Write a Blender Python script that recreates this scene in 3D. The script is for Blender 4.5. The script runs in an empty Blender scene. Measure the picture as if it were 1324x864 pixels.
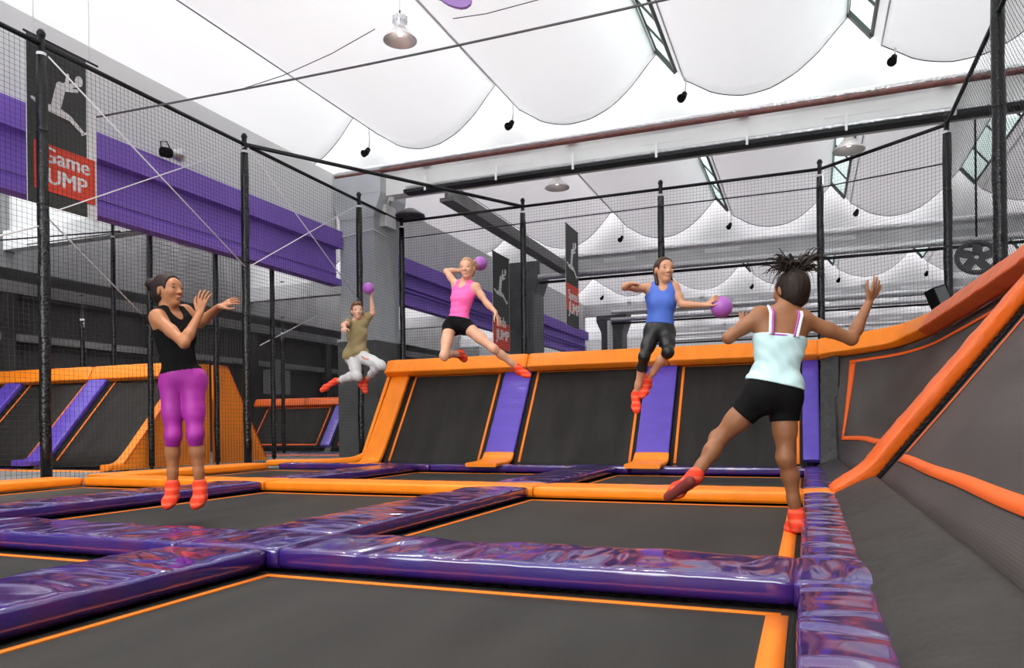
import bpy, bmesh, math, random
import numpy as np
from mathutils import Vector, Matrix, noise
random.seed(7)
scene = bpy.context.scene
COL = scene.collection

# ------------------------------------------------------------------ camera, world, lights, exposure
F_PX, CXP, PYP = 968.0, 662.0, 549.5          # focal length and principal point for a 1324 x 864 frame
YAW, ROLL, CAM_Z = math.radians(21.5), math.radians(0.665), 0.62
cam_data = bpy.data.cameras.new('camera')
cam_data.sensor_width = 36.0
cam_data.lens = 36.0 * F_PX / 1324.0
cam_data.shift_y = (PYP - 432.0) / 1324.0
cam_data.clip_start = 0.02
cam_data.clip_end = 300
cam = bpy.data.objects.new('camera', cam_data)
COL.objects.link(cam)
fwd = Vector((-math.sin(YAW), math.cos(YAW), 0)); rgt = Vector((math.cos(YAW), math.sin(YAW), 0)); upv = Vector((0, 0, 1))
rr = rgt * math.cos(ROLL) - upv * math.sin(ROLL)
uu = rgt * math.sin(ROLL) + upv * math.cos(ROLL)
cam.matrix_world = Matrix(((rr.x, uu.x, -fwd.x, 0), (rr.y, uu.y, -fwd.y, 0), (rr.z, uu.z, -fwd.z, CAM_Z), (0, 0, 0, 1)))
scene.camera = cam

world = bpy.data.worlds.new('overcast_sky'); scene.world = world
world.use_nodes = True
wb = world.node_tree.nodes['Background']
wb.inputs[0].default_value = (0.97, 0.985, 1.0, 1)
wb.inputs[1].default_value = 3.0

def area_light(name, loc, target, sx, sy, power, col=(1, 1, 1)):
    l = bpy.data.lights.new(name, 'AREA'); l.shape = 'RECTANGLE'; l.size = sx; l.size_y = sy; l.energy = power; l.color = col
    o = bpy.data.objects.new(name, l); COL.objects.link(o); o.location = loc
    o.rotation_euler = (Vector(target) - Vector(loc)).to_track_quat('-Z', 'Y').to_euler()
    return o
# fill light added behind the camera to light the people from the front
area_light('daylight_rear_window', (-3.0, -5.7, 3.6), (-3.2, 6, 0.9), 9.0, 3.6, 520, (1.0, 0.985, 0.96))

scene.view_settings.view_transform = 'Standard'
scene.view_settings.look = 'None'
scene.view_settings.exposure = 0.50
scene.view_settings.gamma = 1.0
scene.view_settings.use_curve_mapping = False

# ------------------------------------------------------------------ materials
def new_mat(name):
    m = bpy.data.materials.new(name); m.use_nodes = True
    nt = m.node_tree
    return m, nt, nt.nodes['Principled BSDF']
def link(nt, a, b): nt.links.new(a, b)
def mat(name, col, rough=0.5, metal=0.0, spec=0.5, var=0.0, vscale=4.0, bump=0.0, bscale=20.0, bdist=0.01, stretch=None, coat=0.0, col2=None, sub=0.0):
    m, nt, p = new_mat(name)
    p.inputs['Base Color'].default_value = (*col, 1)
    p.inputs['Roughness'].default_value = rough
    p.inputs['Metallic'].default_value = metal
    p.inputs['Specular IOR Level'].default_value = spec
    if coat: p.inputs['Coat Weight'].default_value = coat; p.inputs['Coat Roughness'].default_value = 0.12
    if sub:
        p.inputs['Subsurface Weight'].default_value = sub
        p.inputs['Subsurface Radius'].default_value = (0.012, 0.005, 0.003)
        p.inputs['Subsurface Scale'].default_value = 0.6
    if var or bump or col2:
        tc = nt.nodes.new('ShaderNodeTexCoord')
        mp = nt.nodes.new('ShaderNodeMapping'); link(nt, tc.outputs['Object'], mp.inputs[0])
        if stretch: mp.inputs['Scale'].default_value = stretch
    if var or col2:
        n = nt.nodes.new('ShaderNodeTexNoise'); n.inputs['Scale'].default_value = vscale; n.inputs['Detail'].default_value = 5
        link(nt, mp.outputs[0], n.inputs[0])
        r = nt.nodes.new('ShaderNodeValToRGB'); link(nt, n.outputs['Fac'], r.inputs[0])
        r.color_ramp.elements[0].position = 0.32; r.color_ramp.elements[1].position = 0.72
        c2 = col2 if col2 else tuple(min(1, c * (1 + var)) for c in col)
        c1 = col if col2 else tuple(c * (1 - var) for c in col)
        r.color_ramp.elements[0].color = (*c1, 1); r.color_ramp.elements[1].color = (*c2, 1)
        link(nt, r.outputs[0], p.inputs['Base Color'])
    if bump:
        n2 = nt.nodes.new('ShaderNodeTexNoise'); n2.inputs['Scale'].default_value = bscale; n2.inputs['Detail'].default_value = 3
        link(nt, mp.outputs[0], n2.inputs[0])
        b = nt.nodes.new('ShaderNodeBump'); b.inputs['Strength'].default_value = bump; b.inputs['Distance'].default_value = bdist
        link(nt, n2.outputs['Fac'], b.inputs['Height']); link(nt, b.outputs[0], p.inputs['Normal'])
    return m

def mesh_weave(name, col, scale, rough=0.62, spec=0.35, contrast=0.45):
    """woven trampoline bed: fine crossed threads in colour and relief, faint long seams"""
    m, nt, p = new_mat(name)
    tc = nt.nodes.new('ShaderNodeTexCoord')
    def wave(axis, sc, dist):
        w = nt.nodes.new('ShaderNodeTexWave'); w.bands_direction = axis; w.inputs['Scale'].default_value = sc
        w.inputs['Distortion'].default_value = dist; w.inputs['Detail'].default_value = 1
        link(nt, tc.outputs['Object'], w.inputs[0]); return w
    a, b = wave('X', scale, 0.0), wave('Y', scale, 0.0)
    n = nt.nodes.new('ShaderNodeTexNoise'); n.inputs['Scale'].default_value = 1.3; n.inputs['Detail'].default_value = 6
    mp = nt.nodes.new('ShaderNodeMapping'); mp.inputs['Scale'].default_value = (3.2, 0.5, 1.0)
    link(nt, tc.outputs['Object'], mp.inputs[0]); link(nt, mp.outputs[0], n.inputs[0])
    mx = nt.nodes.new('ShaderNodeMath'); mx.operation = 'MULTIPLY'; link(nt, a.outputs['Fac'], mx.inputs[0]); link(nt, b.outputs['Fac'], mx.inputs[1])
    mr = nt.nodes.new('ShaderNodeMapRange'); link(nt, mx.outputs[0], mr.inputs[0]); mr.inputs[3].default_value = 1 - contrast; mr.inputs[4].default_value = 1 + contrast
    mr2 = nt.nodes.new('ShaderNodeMapRange'); link(nt, n.outputs['Fac'], mr2.inputs[0]); mr2.inputs[1].default_value = .3; mr2.inputs[2].default_value = .7
    mr2.inputs[3].default_value = 0.72; mr2.inputs[4].default_value = 1.22
    mu = nt.nodes.new('ShaderNodeMath'); mu.operation = 'MULTIPLY'; link(nt, mr.outputs[0], mu.inputs[0]); link(nt, mr2.outputs[0], mu.inputs[1])
    vm = nt.nodes.new('ShaderNodeVectorMath'); vm.operation = 'SCALE'; vm.inputs[0].default_value = col; link(nt, mu.outputs[0], vm.inputs['Scale'])
    link(nt, vm.outputs[0], p.inputs['Base Color'])
    bp = nt.nodes.new('ShaderNodeBump'); bp.inputs['Strength'].default_value = 0.35; bp.inputs['Distance'].default_value = 0.002
    link(nt, mx.outputs[0], bp.inputs['Height']); link(nt, bp.outputs[0], p.inputs['Normal'])
    p.inputs['Roughness'].default_value = rough; p.inputs['Specular IOR Level'].default_value = spec
    return m

def fabric_sail(name, col, trans):
    m, nt, p = new_mat(name)
    p.inputs['Base Color'].default_value = (*col, 1); p.inputs['Roughness'].default_value = 0.8; p.inputs['Specular IOR Level'].default_value = 0.1
    t = nt.nodes.new('ShaderNodeBsdfTranslucent'); t.inputs[0].default_value = (*col, 1)
    mx = nt.nodes.new('ShaderNodeMixShader'); mx.inputs[0].default_value = trans
    tc = nt.nodes.new('ShaderNodeTexCoord'); n = nt.nodes.new('ShaderNodeTexNoise'); n.inputs['Scale'].default_value = 0.8; n.inputs['Detail'].default_value = 3
    link(nt, tc.outputs['Object'], n.inputs[0])
    b = nt.nodes.new('ShaderNodeBump'); b.inputs['Strength'].default_value = 0.3; b.inputs['Distance'].default_value = 0.2
    link(nt, n.outputs['Fac'], b.inputs['Height']); link(nt, b.outputs[0], p.inputs['Normal'])
    link(nt, p.outputs[0], mx.inputs[1]); link(nt, t.outputs[0], mx.inputs[2])
    link(nt, mx.outputs[0], nt.nodes['Material Output'].inputs[0])
    return m
def glass_pane(name):
    m, nt, p = new_mat(name)
    t = nt.nodes.new('ShaderNodeBsdfTransparent'); t.inputs[0].default_value = (0.86, 0.95, 0.92, 1)
    g = nt.nodes.new('ShaderNodeBsdfGlossy'); g.inputs['Roughness'].default_value = 0.05
    mx = nt.nodes.new('ShaderNodeMixShader'); mx.inputs[0].default_value = 0.08
    link(nt, t.outputs[0], mx.inputs[1]); link(nt, g.outputs[0], mx.inputs[2]); link(nt, mx.outputs[0], nt.nodes['Material Output'].inputs[0])
    return m
def emit(name, col, s):
    m, nt, p = new_mat(name)
    e = nt.nodes.new('ShaderNodeEmission'); e.inputs[0].default_value = (*col, 1); e.inputs[1].default_value = s
    link(nt, e.outputs[0], nt.nodes['Material Output'].inputs[0]); return m

M = {}
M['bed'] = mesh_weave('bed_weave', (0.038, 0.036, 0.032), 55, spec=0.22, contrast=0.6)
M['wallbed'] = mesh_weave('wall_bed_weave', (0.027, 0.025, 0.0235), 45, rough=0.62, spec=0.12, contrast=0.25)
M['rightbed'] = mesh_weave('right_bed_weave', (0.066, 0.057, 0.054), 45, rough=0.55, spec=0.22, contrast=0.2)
def vinyl(name, c1, c2, sx, sy, rough=0.15):
    """glossy vinyl cover: soft crossing folds as relief, faint two-tone sheen of the cover"""
    m, nt, p = new_mat(name)
    tc = nt.nodes.new('ShaderNodeTexCoord'); mp = nt.nodes.new('ShaderNodeMapping'); link(nt, tc.outputs['Object'], mp.inputs[0])
    mp.inputs['Scale'].default_value = (sx, sy, 1.0); mp.inputs['Rotation'].default_value = (0, 0, 0.45)
    n = nt.nodes.new('ShaderNodeTexNoise'); n.inputs['Scale'].default_value = 1.9; n.inputs['Detail'].default_value = 0.8; n.inputs['Distortion'].default_value = 1.0
    link(nt, mp.outputs[0], n.inputs[0])
    b = nt.nodes.new('ShaderNodeBump'); b.inputs['Strength'].default_value = 0.7; b.inputs['Distance'].default_value = 0.075
    ge = nt.nodes.new('ShaderNodeNewGeometry'); sx_ = nt.nodes.new('ShaderNodeSeparateXYZ'); link(nt, ge.outputs['Normal'], sx_.inputs[0])
    tp_ = nt.nodes.new('ShaderNodeMapRange'); link(nt, sx_.outputs['Z'], tp_.inputs[0]); tp_.inputs[1].default_value = .5; tp_.inputs[2].default_value = .95; tp_.inputs[3].default_value = .12
    ml_ = nt.nodes.new('ShaderNodeMath'); ml_.operation = 'MULTIPLY'; link(nt, tp_.outputs[0], ml_.inputs[0]); ml_.inputs[1].default_value = 0.7
    link(nt, ml_.outputs[0], b.inputs['Strength'])          # the cover lies taut on the pad's upright sides
    link(nt, n.outputs['Fac'], b.inputs['Height']); link(nt, b.outputs[0], p.inputs['Normal'])
    n2 = nt.nodes.new('ShaderNodeTexNoise'); n2.inputs['Scale'].default_value = 1.7; n2.inputs['Detail'].default_value = 2; link(nt, mp.outputs[0], n2.inputs[0])
    r = nt.nodes.new('ShaderNodeValToRGB'); link(nt, n2.outputs['Fac'], r.inputs[0]); r.color_ramp.elements[0].position = .45; r.color_ramp.elements[1].position = .72
    r.color_ramp.elements[0].color = (*c1, 1); r.color_ramp.elements[1].color = (*c2, 1); link(nt, r.outputs[0], p.inputs['Base Color'])
    p.inputs['Roughness'].default_value = rough; p.inputs['Specular IOR Level'].default_value = 0.8
    p.inputs['Coat Weight'].default_value = 0.6; p.inputs['Coat Roughness'].default_value = 0.08; link(nt, b.outputs[0], p.inputs['Coat Normal'])
    return m
M['purple'] = vinyl('purple_vinyl', (0.034, 0.014, 0.150), (0.075, 0.015, 0.11), 2.6, 1.0)
M['purple_long'] = vinyl('purple_vinyl_lengthwise', (0.034, 0.014, 0.150), (0.075, 0.015, 0.11), 1.0, 2.4)
M['purple_wall'] = mat('purple_wall_vinyl', (0.105, 0.060, 0.44), 0.33, spec=0.4, bump=0.4, bscale=6, bdist=0.02, stretch=(0.8, 2, 2.5), var=0.08)
M['orange'] = mat('orange_vinyl', (0.96, 0.25, 0.012), 0.36, spec=0.35, bump=0.3, bscale=5, bdist=0.02, stretch=(3, 1.2, 1), var=0.07, vscale=3)
M['orange_deep'] = mat('deep_orange_vinyl', (0.80, 0.13, 0.012), 0.38, spec=0.35, bump=0.4, bscale=6, bdist=0.02, stretch=(2, 3, 2), var=0.08, vscale=3)  # same orange vinyl, redder and darker: shade put into the colour
M['stripe'] = mat('orange_webbing', (0.86, 0.20, 0.012), 0.55, spec=0.25, bump=0.2, bscale=160, bdist=0.002)
M['stripe_red'] = mat('orange_red_webbing', (0.80, 0.125, 0.018), 0.55, spec=0.25, bump=0.2, bscale=160, bdist=0.002)
M['charcoal'] = mat('charcoal_vinyl', (0.032, 0.030, 0.027), 0.55, spec=0.25, bump=0.35, bscale=9, bdist=0.02, var=0.22, vscale=5)
M['blackvinyl'] = mat('black_vinyl', (0.022, 0.022, 0.022), 0.4, spec=0.4, bump=0.5, bscale=14, bdist=0.03, var=0.2)
M['black'] = mat('matte_black', (0.007, 0.007, 0.008), 0.8, spec=0.1)
M['pole'] = mat('black_foam_sleeve', (0.006, 0.006, 0.007), 0.24, spec=0.42, bump=0.8, bscale=26, bdist=0.014)
M['bar'] = mat('black_steel_tube', (0.012, 0.012, 0.014), 0.45, spec=0.3)
M['net'] = mat('black_net_cord', (0.018, 0.018, 0.020), 0.7, spec=0.3)
M['steel'] = mat('galvanised_steel', (0.62, 0.63, 0.65), 0.35, metal=0.8, bump=0.2, bscale=30, bdist=0.005)
M['foil'] = mat('foil_wrapped_pipe', (0.78, 0.77, 0.79), 0.3, metal=0.75, bump=0.8, bscale=18, bdist=0.03, stretch=(1, 1, 1))
M['rust'] = mat('red_brown_pipe', (0.17, 0.055, 0.045), 0.55, var=0.3, vscale=9, bump=0.3, bscale=20)
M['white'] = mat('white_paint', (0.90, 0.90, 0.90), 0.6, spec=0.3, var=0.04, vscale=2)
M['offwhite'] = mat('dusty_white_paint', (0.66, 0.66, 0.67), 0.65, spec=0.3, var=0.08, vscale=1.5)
M['rope'] = mat('white_rope', (0.8, 0.8, 0.82), 0.7)
M['column'] = mat('grey_painted_steel', (0.50, 0.52, 0.545), 0.5, spec=0.4, var=0.06, vscale=2)
M['column_dark'] = mat('dark_grey_padding', (0.095, 0.097, 0.10), 0.5, spec=0.4, var=0.15, vscale=3)
M['girder'] = mat('purple_girder_paint', (0.25, 0.135, 0.60), 0.5, spec=0.35, var=0.05, vscale=1.5)
M['girder_edge'] = mat('pale_purple_edge_paint', (0.34, 0.22, 0.58), 0.5, spec=0.35)
M['deck'] = mat('grey_deck', (0.17, 0.168, 0.165), 0.6, var=0.15, vscale=2)
M['pit'] = mat('dark_concrete', (0.03, 0.03, 0.03), 0.9, var=0.2)
M['darkwall'] = mat('dark_grey_wall', (0.035, 0.034, 0.034), 0.8, var=0.25, vscale=0.8)
M['midwall'] = mat('grey_fascia', (0.20, 0.20, 0.20), 0.7, var=0.15, vscale=1.2)
M['sail'] = fabric_sail('translucent_white_sailcloth', (0.845, 0.84, 0.843), 0.50)
M['gable'] = fabric_sail('white_gable_sheeting', (0.88, 0.88, 0.88), 0.45)
M['roofsheet'] = fabric_sail('milky_roof_sheeting', (0.90, 0.88, 0.89), 0.85)
M['pane'] = glass_pane('skylight_glass')
M['frame'] = mat('dark_window_frame', (0.022, 0.026, 0.024), 0.5)
M['lampglass'] = mat('lamp_reflector', (0.88, 0.85, 0.83), 0.38, metal=0.55)
M['lampcap'] = mat('lamp_housing', (0.80, 0.81, 0.84), 0.3, metal=0.4)
M['bulb'] = emit('lamp_tube_glow', (1, 0.96, 0.9), 6)
M['banner_dark'] = mat('charcoal_banner_cloth', (0.055, 0.058, 0.056), 0.7, var=0.08)
M['banner_red'] = mat('red_banner_print', (0.80, 0.075, 0.035), 0.7, var=0.05)
M['banner_white'] = mat('white_banner_print', (0.86, 0.86, 0.87), 0.7)
M['lilac'] = mat('lilac_plastic', (0.36, 0.20, 0.52), 0.5)
M['ball'] = mat('lilac_rubber_ball', (0.34, 0.10, 0.42), 0.38, spec=0.4, bump=0.15, bscale=60, bdist=0.004)

# ------------------------------------------------------------------ helpers
def tag(o, label=None, cat=None, group=None, kind=None):
    if label: o['label'] = label
    if cat: o['category'] = cat
    if group: o['group'] = group
    if kind: o['kind'] = kind
    return o
def empty(name, loc, label=None, cat=None, group=None, kind=None):
    o = bpy.data.objects.new(name, None); o.empty_display_size = 0.1
    COL.objects.link(o); o.location = loc
    return tag(o, label, cat, group, kind)
def link_obj(name, me, parent=None):
    o = bpy.data.objects.new(name, me); COL.objects.link(o)
    if parent is not None:
        o.parent = parent
        o.matrix_parent_inverse = Matrix.Translation(-parent.location)
    return o
def V(*a): return Vector(a)

class MB:
    """collects shapes in world coordinates; build() links ONE mesh object"""
    def __init__(s): s.v = []; s.f = []; s.sm = []
    def add(s, vs, fs, smooth=False):
        k = len(s.v); s.v += [tuple(x) for x in vs]
        s.f += [tuple(i + k for i in f) for f in fs]; s.sm += [smooth] * len(fs); return s
    def box(s, a, b, rot=None, org=None):
        x0, y0, z0 = a; x1, y1, z1 = b
        vs = [Vector(p) for p in [(x0,y0,z0),(x1,y0,z0),(x1,y1,z0),(x0,y1,z0),(x0,y0,z1),(x1,y0,z1),(x1,y1,z1),(x0,y1,z1)]]
        if rot is not None:
            o = Vector(org) if org is not None else Vector((0,0,0))
            vs = [o + rot @ v for v in vs]
        return s.add(vs, [(0,3,2,1),(4,5,6,7),(0,1,5,4),(1,2,6,5),(2,3,7,6),(3,0,4,7)])
    def prism(s, poly, d):
        """poly: list of 3D points, extruded by vector d"""
        n = len(poly); d = Vector(d); P = [Vector(p) for p in poly]
        return s.add(P + [p + d for p in P], [tuple(range(n))[::-1], tuple(range(n, 2*n))] + [(i, (i+1) % n, n + (i+1) % n, n + i) for i in range(n)])
    def tube(s, pts, r, n=8, caps=True, smooth=True):
        pts = [Vector(p) for p in pts]; m = len(pts); rs = r if isinstance(r, (list, tuple)) else [r] * m
        vs = []; prev = None
        for i, p in enumerate(pts):
            t = (pts[min(i+1, m-1)] - pts[max(i-1, 0)]).normalized()
            if prev is None:
                a = t.orthogonal().normalized()
            else:
                a = (prev - t * prev.dot(t)).normalized()
            prev = a; b = t.cross(a)
            for k in range(n):
                w = 2 * math.pi * k / n
                vs.append(p + (a * math.cos(w) + b * math.sin(w)) * rs[i])
        fs = [(i*n+k, i*n+(k+1) % n, (i+1)*n+(k+1) % n, (i+1)*n+k) for i in range(m-1) for k in range(n)]
        s.add(vs, fs, smooth)
        if caps:
            k0 = len(s.v) - len(vs)
            s.f += [tuple(k0 + k for k in range(n))[::-1], tuple(k0 + (m-1)*n + k for k in range(n))]; s.sm += [False, False]
        return s
    def lathe(s, org, prof, n=24, axis='Z'):
        """prof: (radius, height) pairs around a vertical axis"""
        o = Vector(org); vs = []
        for r, h in prof:
            for k in range(n):
                w = 2*math.pi*k/n
                vs.append(o + Vector((r*math.cos(w), r*math.sin(w), h)))
        m = len(prof)
        fs = [(i*n+k, i*n+(k+1) % n, (i+1)*n+(k+1) % n, (i+1)*n+k) for i in range(m-1) for k in range(n)]
        return s.add(vs, fs, True)
    def build(s, name, m, parent=None):
        me = bpy.data.meshes.new(name); me.from_pydata(s.v, [], s.f)
        if any(s.sm): me.polygons.foreach_set('use_smooth', s.sm)
        me.materials.append(m if not isinstance(m, str) else M[m]); me.update()
        return link_obj(name, me, parent)

def slab(fn, nu, nv, th, flip=False):
    """a curved sheet fn(u,v) with real thickness th (below the surface)"""
    mb = MB(); G = [[Vector(fn(i/nu, j/nv)) for j in range(nv+1)] for i in range(nu+1)]
    top, bot = [], []
    for i in range(nu+1):
        for j in range(nv+1):
            du = G[min(i+1,nu)][j] - G[max(i-1,0)][j]; dv = G[i][min(j+1,nv)] - G[i][max(j-1,0)]
            n = du.cross(dv).normalized()
            if flip: n = -n
            top.append(G[i][j]); bot.append(G[i][j] - n * th)
    W = nv + 1; N = len(top); fs = []; sm = []
    def q(a, b, c, d, s):
        fs.append((a, b, c, d) if not flip else (d, c, b, a)); sm.append(s)
    for i in range(nu):
        for j in range(nv):
            a, b, c, d = i*W+j, (i+1)*W+j, (i+1)*W+j+1, i*W+j+1
            q(a, b, c, d, True); q(N+d, N+c, N+b, N+a, True)
    for i in range(nu):
        q(i*W, N+i*W, N+(i+1)*W, (i+1)*W, False)
        a, b = i*W+nv, (i+1)*W+nv; q(a, b, N+b, N+a, False)
    for j in range(nv):
        q(j, j+1, N+j+1, N+j, False)
        a, b = nu*W+j, nu*W+j+1; q(a, N+a, N+b, b, False)
    mb.v = [tuple(x) for x in top + bot]; mb.f = fs; mb.sm = sm
    return mb

def resample(pts, n):
    P = [Vector(p) for p in pts]
    if len(P) == 2: return [P[0].lerp(P[1], i/n) for i in range(n+1)]
    out = []; L = [0]
    for a, b in zip(P, P[1:]): L.append(L[-1] + (b-a).length)
    for i in range(n+1):
        s = L[-1]*i/n; k = 0
        while k < len(P)-2 and L[k+1] < s: k += 1
        t = (s-L[k]) / max(1e-6, L[k+1]-L[k])
        p0 = P[max(k-1, 0)]; p1 = P[k]; p2 = P[k+1]; p3 = P[min(k+2, len(P)-1)]
        out.append(0.5*((2*p1) + (p2-p0)*t + (2*p0-5*p1+4*p2-p3)*t*t + (3*p1-p0-3*p2+p3)*t**3))
    return out

def pad_mesh(path, side, width, thick, wr=0.006, fl=4.2, fa=2.0, seed=0.0, n=None, flip=False, rnd=0.015, crown=0.007, skew=0.35):
    """soft vinyl pad swept along path (centre of its underside); side is the width direction (vector, or one per path point);
    wrinkles run across the pad as real relief"""
    L = sum((Vector(b)-Vector(a)).length for a, b in zip(path, path[1:]))
    n = n or max(10, int(L / 0.035))
    P = resample(path, n)
    if isinstance(side, list):
        S = resample(side, n)
    else:
        S = [Vector(side)]*(n+1)
    Wd = width if isinstance(width, list) else [width, width]
    r = min(rnd, thick*0.45); K = 12
    def section(w):
        h = w/2; pts = []
        for a in (0, 30, 60, 90): pts.append((-h + r - r*math.cos(math.radians(a)), thick - r + r*math.sin(math.radians(a))))
        for k in range(1, K): pts.append((-h + r + (w-2*r)*k/K, thick))
        for a in (90, 60, 30, 0): pts.append((h - r + r*math.cos(math.radians(a)), thick - r + r*math.sin(math.radians(a))))
        pts += [(h, thick*0.3), (h - 0.012, 0.0), (0, 0.0), (-h + 0.012, 0.0), (-h, thick*0.3)]
        return pts
    mb = MB(); vs = []; C = None; l = 0.0
    for i in range(n+1):
        t = (P[min(i+1, n)] - P[max(i-1, 0)]).normalized()
        s = S[i].normalized(); s = (s - t*s.dot(t)).normalized()
        nn = s.cross(t) if not flip else t.cross(s)
        if i: l += (P[i]-P[i-1]).length
        w = Wd[0] + (Wd[-1]-Wd[0])*i/n
        sec = section(w); C = len(sec)
        e = min(i, n-i); k = (0.90, 0.97, 1.0)[min(e, 2)]; kw = 1 - (1-k)*0.25
        for (a, b) in sec:
            d = 0.0; fa_ = a/(w/2)
            if b > thick*0.25:
                q = Vector((l*fl + a*fl*skew + seed*7.3, a*fa + seed*3.1, seed))
                d = (noise.noise(q) + 0.5*noise.noise(q*2.3)) * wr
                d += 0.12*wr*noise.noise(Vector((l*17+seed, a*3, 5.0)))
            if b >= thick*0.9: d += crown*(1-fa_*fa_)
            outx = (1 if a > 0 else -1) if b < thick*0.9 else 0
            aa = a*kw + outx*d*0.45; bb = b*(k if b > thick*.5 else 1) + (d if b >= thick*0.6 else 0)
            vs.append(P[i] + s*aa + nn*bb)
    fs = []
    for i in range(n):
        for c in range(C):
            q = (i*C+c, i*C+(c+1) % C, (i+1)*C+(c+1) % C, (i+1)*C+c)
            fs.append(q[::-1])
    if flip: fs = [f[::-1] for f in fs]
    mb.add(vs, fs, True)
    c0 = tuple(range(C)); c1 = tuple(n*C+k for k in range(C))
    mb.f += [c0 if not flip else c0[::-1], c1[::-1] if not flip else c1]; mb.sm += [False, False]
    return mb
PADSEED = [1.0]
def pad(name, label, path, side, width, thick, m, parent=None, cat='pad', group=None, **kw):
    PADSEED[0] += 1.37
    o = pad_mesh(path, side, width, thick, seed=PADSEED[0], **kw).build(name, m, parent)
    if parent is None: tag(o, label, cat, group)
    return o

def text_mesh(name, txt, size, depth, m, origin, xdir, ydir, parent):
    cu = bpy.data.curves.new(name, 'FONT'); cu.body = txt; cu.size = size; cu.extrude = depth; cu.resolution_u = 3
    tmp = bpy.data.objects.new(name + '_tmp', cu); COL.objects.link(tmp)
    me = bpy.data.meshes.new_from_object(tmp.evaluated_get(bpy.context.evaluated_depsgraph_get()))
    bpy.data.objects.remove(tmp); bpy.data.curves.remove(cu)
    x = Vector(xdir).normalized(); y = Vector(ydir).normalized(); z = x.cross(y)
    mx = Matrix(((x.x, y.x, z.x, origin[0]), (x.y, y.y, z.y, origin[1]), (x.z, y.z, z.z, origin[2]), (0, 0, 0, 1)))
    bm = bmesh.new(); bm.from_mesh(me); n0 = len(bm.verts); bm.verts.ensure_lookup_table(); bm.edges.index_update(); bm.faces.index_update()
    for dx in (0.028, 0.056):                       # heavier strokes
        g = bmesh.ops.duplicate(bm, geom=[*bm.verts[:n0], *[e for e in bm.edges if e.index < len(me.edges)], *[f for f in bm.faces if f.index < len(me.polygons)]]) if dx else None
        bmesh.ops.translate(bm, verts=[v for v in g['geom'] if isinstance(v, bmesh.types.BMVert)], vec=(size*dx, 0, size*dx*0.03)); bm.verts.ensure_lookup_table(); bm.edges.index_update(); bm.faces.index_update()
    bm.to_mesh(me); bm.free()
    me.transform(mx); me.materials.clear(); me.materials.append(M[m]); me.name = name
    return link_obj(name, me, parent)
# ------------------------------------------------------------------ the hall shell
def struct(name, mb, m): return tag(mb.build(name, m), kind='structure')
struct('floor', MB().box((-22, -7, -1.1), (14, 46, -0.9)), 'pit')
struct('trim_1', MB().box((-20, -6.4, -0.88), (-7.92, 45, -0.02)), 'deck')          # raised walkway left of the court
struct('trim_2', MB().box((-7.9, 10.9, -0.88), (13, 45, -0.02)), 'deck')           # raised walkway behind the rear wall
struct('wall_left', MB().box((-20.3, -7, -0.9), (-20, 46, 8)), 'midwall')
struct('wall_rear', MB().box((-20, -6.8, -0.9), (13, -6.5, 1.7)).box((-20, -6.8, 5.5), (13, -6.5, 9)).box((-20, -6.8, 1.7), (-8, -6.5, 5.5)).box((2.5, -6.8, 1.7), (13, -6.5, 5.5)), 'offwhite')
wr_ = tag(MB().box((-8, -6.72, 1.7), (2.5, -6.66, 5.5)).build('window_1', 'pane'), kind='structure')  # unseen window, added as an opening for the rear fill light
for k in range(8): MB().box((-8 + k*1.5 - .04, -6.76, 1.7), (-8 + k*1.5 + .04, -6.6, 5.5)).build('window_mullion', 'frame', wr_)
struct('wall_far', MB().box((-20, 45, -0.9), (13, 45.3, 9)), 'offwhite')
struct('wall_right', MB().box((13, -7, -0.9), (13.3, 46, 9)), 'offwhite')

# transverse roof frames stand at these depths
BAYS = [13.6, 23.0, 32.6, 42.0]
SAIL_LOW = [-16.6, -13.48, -10.35, -7.22, -4.10, -0.97, 2.16, 5.30, 8.44]
PITCH = 3.13
ORD = ['first', 'second', 'third', 'fourth', 'fifth', 'sixth', 'seventh', 'eighth', 'ninth']
def sail_prof(t):
    xs = [-0.98, -0.52, 0.0, 0.45, 0.85, 1.28, 1.66]; zs = [0.50, 0.14, 0.0, 0.04, 0.21, 0.56, 1.08]
    x = -0.98 + t*2.64
    return x, float(np.interp(x, xs, zs))*1.0
def sail_z(t):
    # smooth version of the hanging curve
    x, _ = sail_prof(t); z = 0
    for d in (-0.25, -0.12, 0, 0.12, 0.25): z += sail_prof(min(1, max(0, t + d*0.45)))[1]
    return x, 0.55*z/5 + 0.45*sail_prof(t)[1]
def make_sail(x0, y0, y1, label, droop):
    def fn(u, v):
        x, z = sail_z(v)
        y = y0 + (y1-y0)*u
        fold = 0.03*math.sin(y*1.7 + x0) * math.sin(math.pi*v) + 0.05*noise.noise(Vector((x0, y*0.55, v*1.6)))*math.sin(math.pi*v)
        sag = droop*math.sin(math.pi*u)*0.5
        return (x0 + x, y, 6.22 + z + fold - sag*math.sin(math.pi*v))
    r = empty('ceiling_sail', (x0, (y0+y1)/2, 6.22), label, 'ceiling sail', 'white fabric sails hung under the roof')
    slab(fn, 26, 26, 0.004, flip=True).build('sailcloth', 'sail', r)
    for vv in (0.0, 1.0):
        MB().tube([Vector(fn(k/20, vv)) + Vector((0, 0, -0.012)) for k in range(21)], 0.014, 5).build('edge_cord', 'midwall' if vv == 0 and x0 == -7.22 else 'offwhite', r)
    MB().tube([Vector(fn(1.0, k/24)) + Vector((0, -0.01, -0.012)) for k in range(25)], 0.008, 5).build('hem_cord', 'bar', r)
    return r
spans = [(3.9, 13.45), (14.5, 22.8), (23.6, 32.4), (33.2, 41.8), (-6.3, 3.7)]
bayname = ['nearest roof bay', 'second roof bay', 'third roof bay', 'farthest roof bay', 'roof bay overhead']
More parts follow.
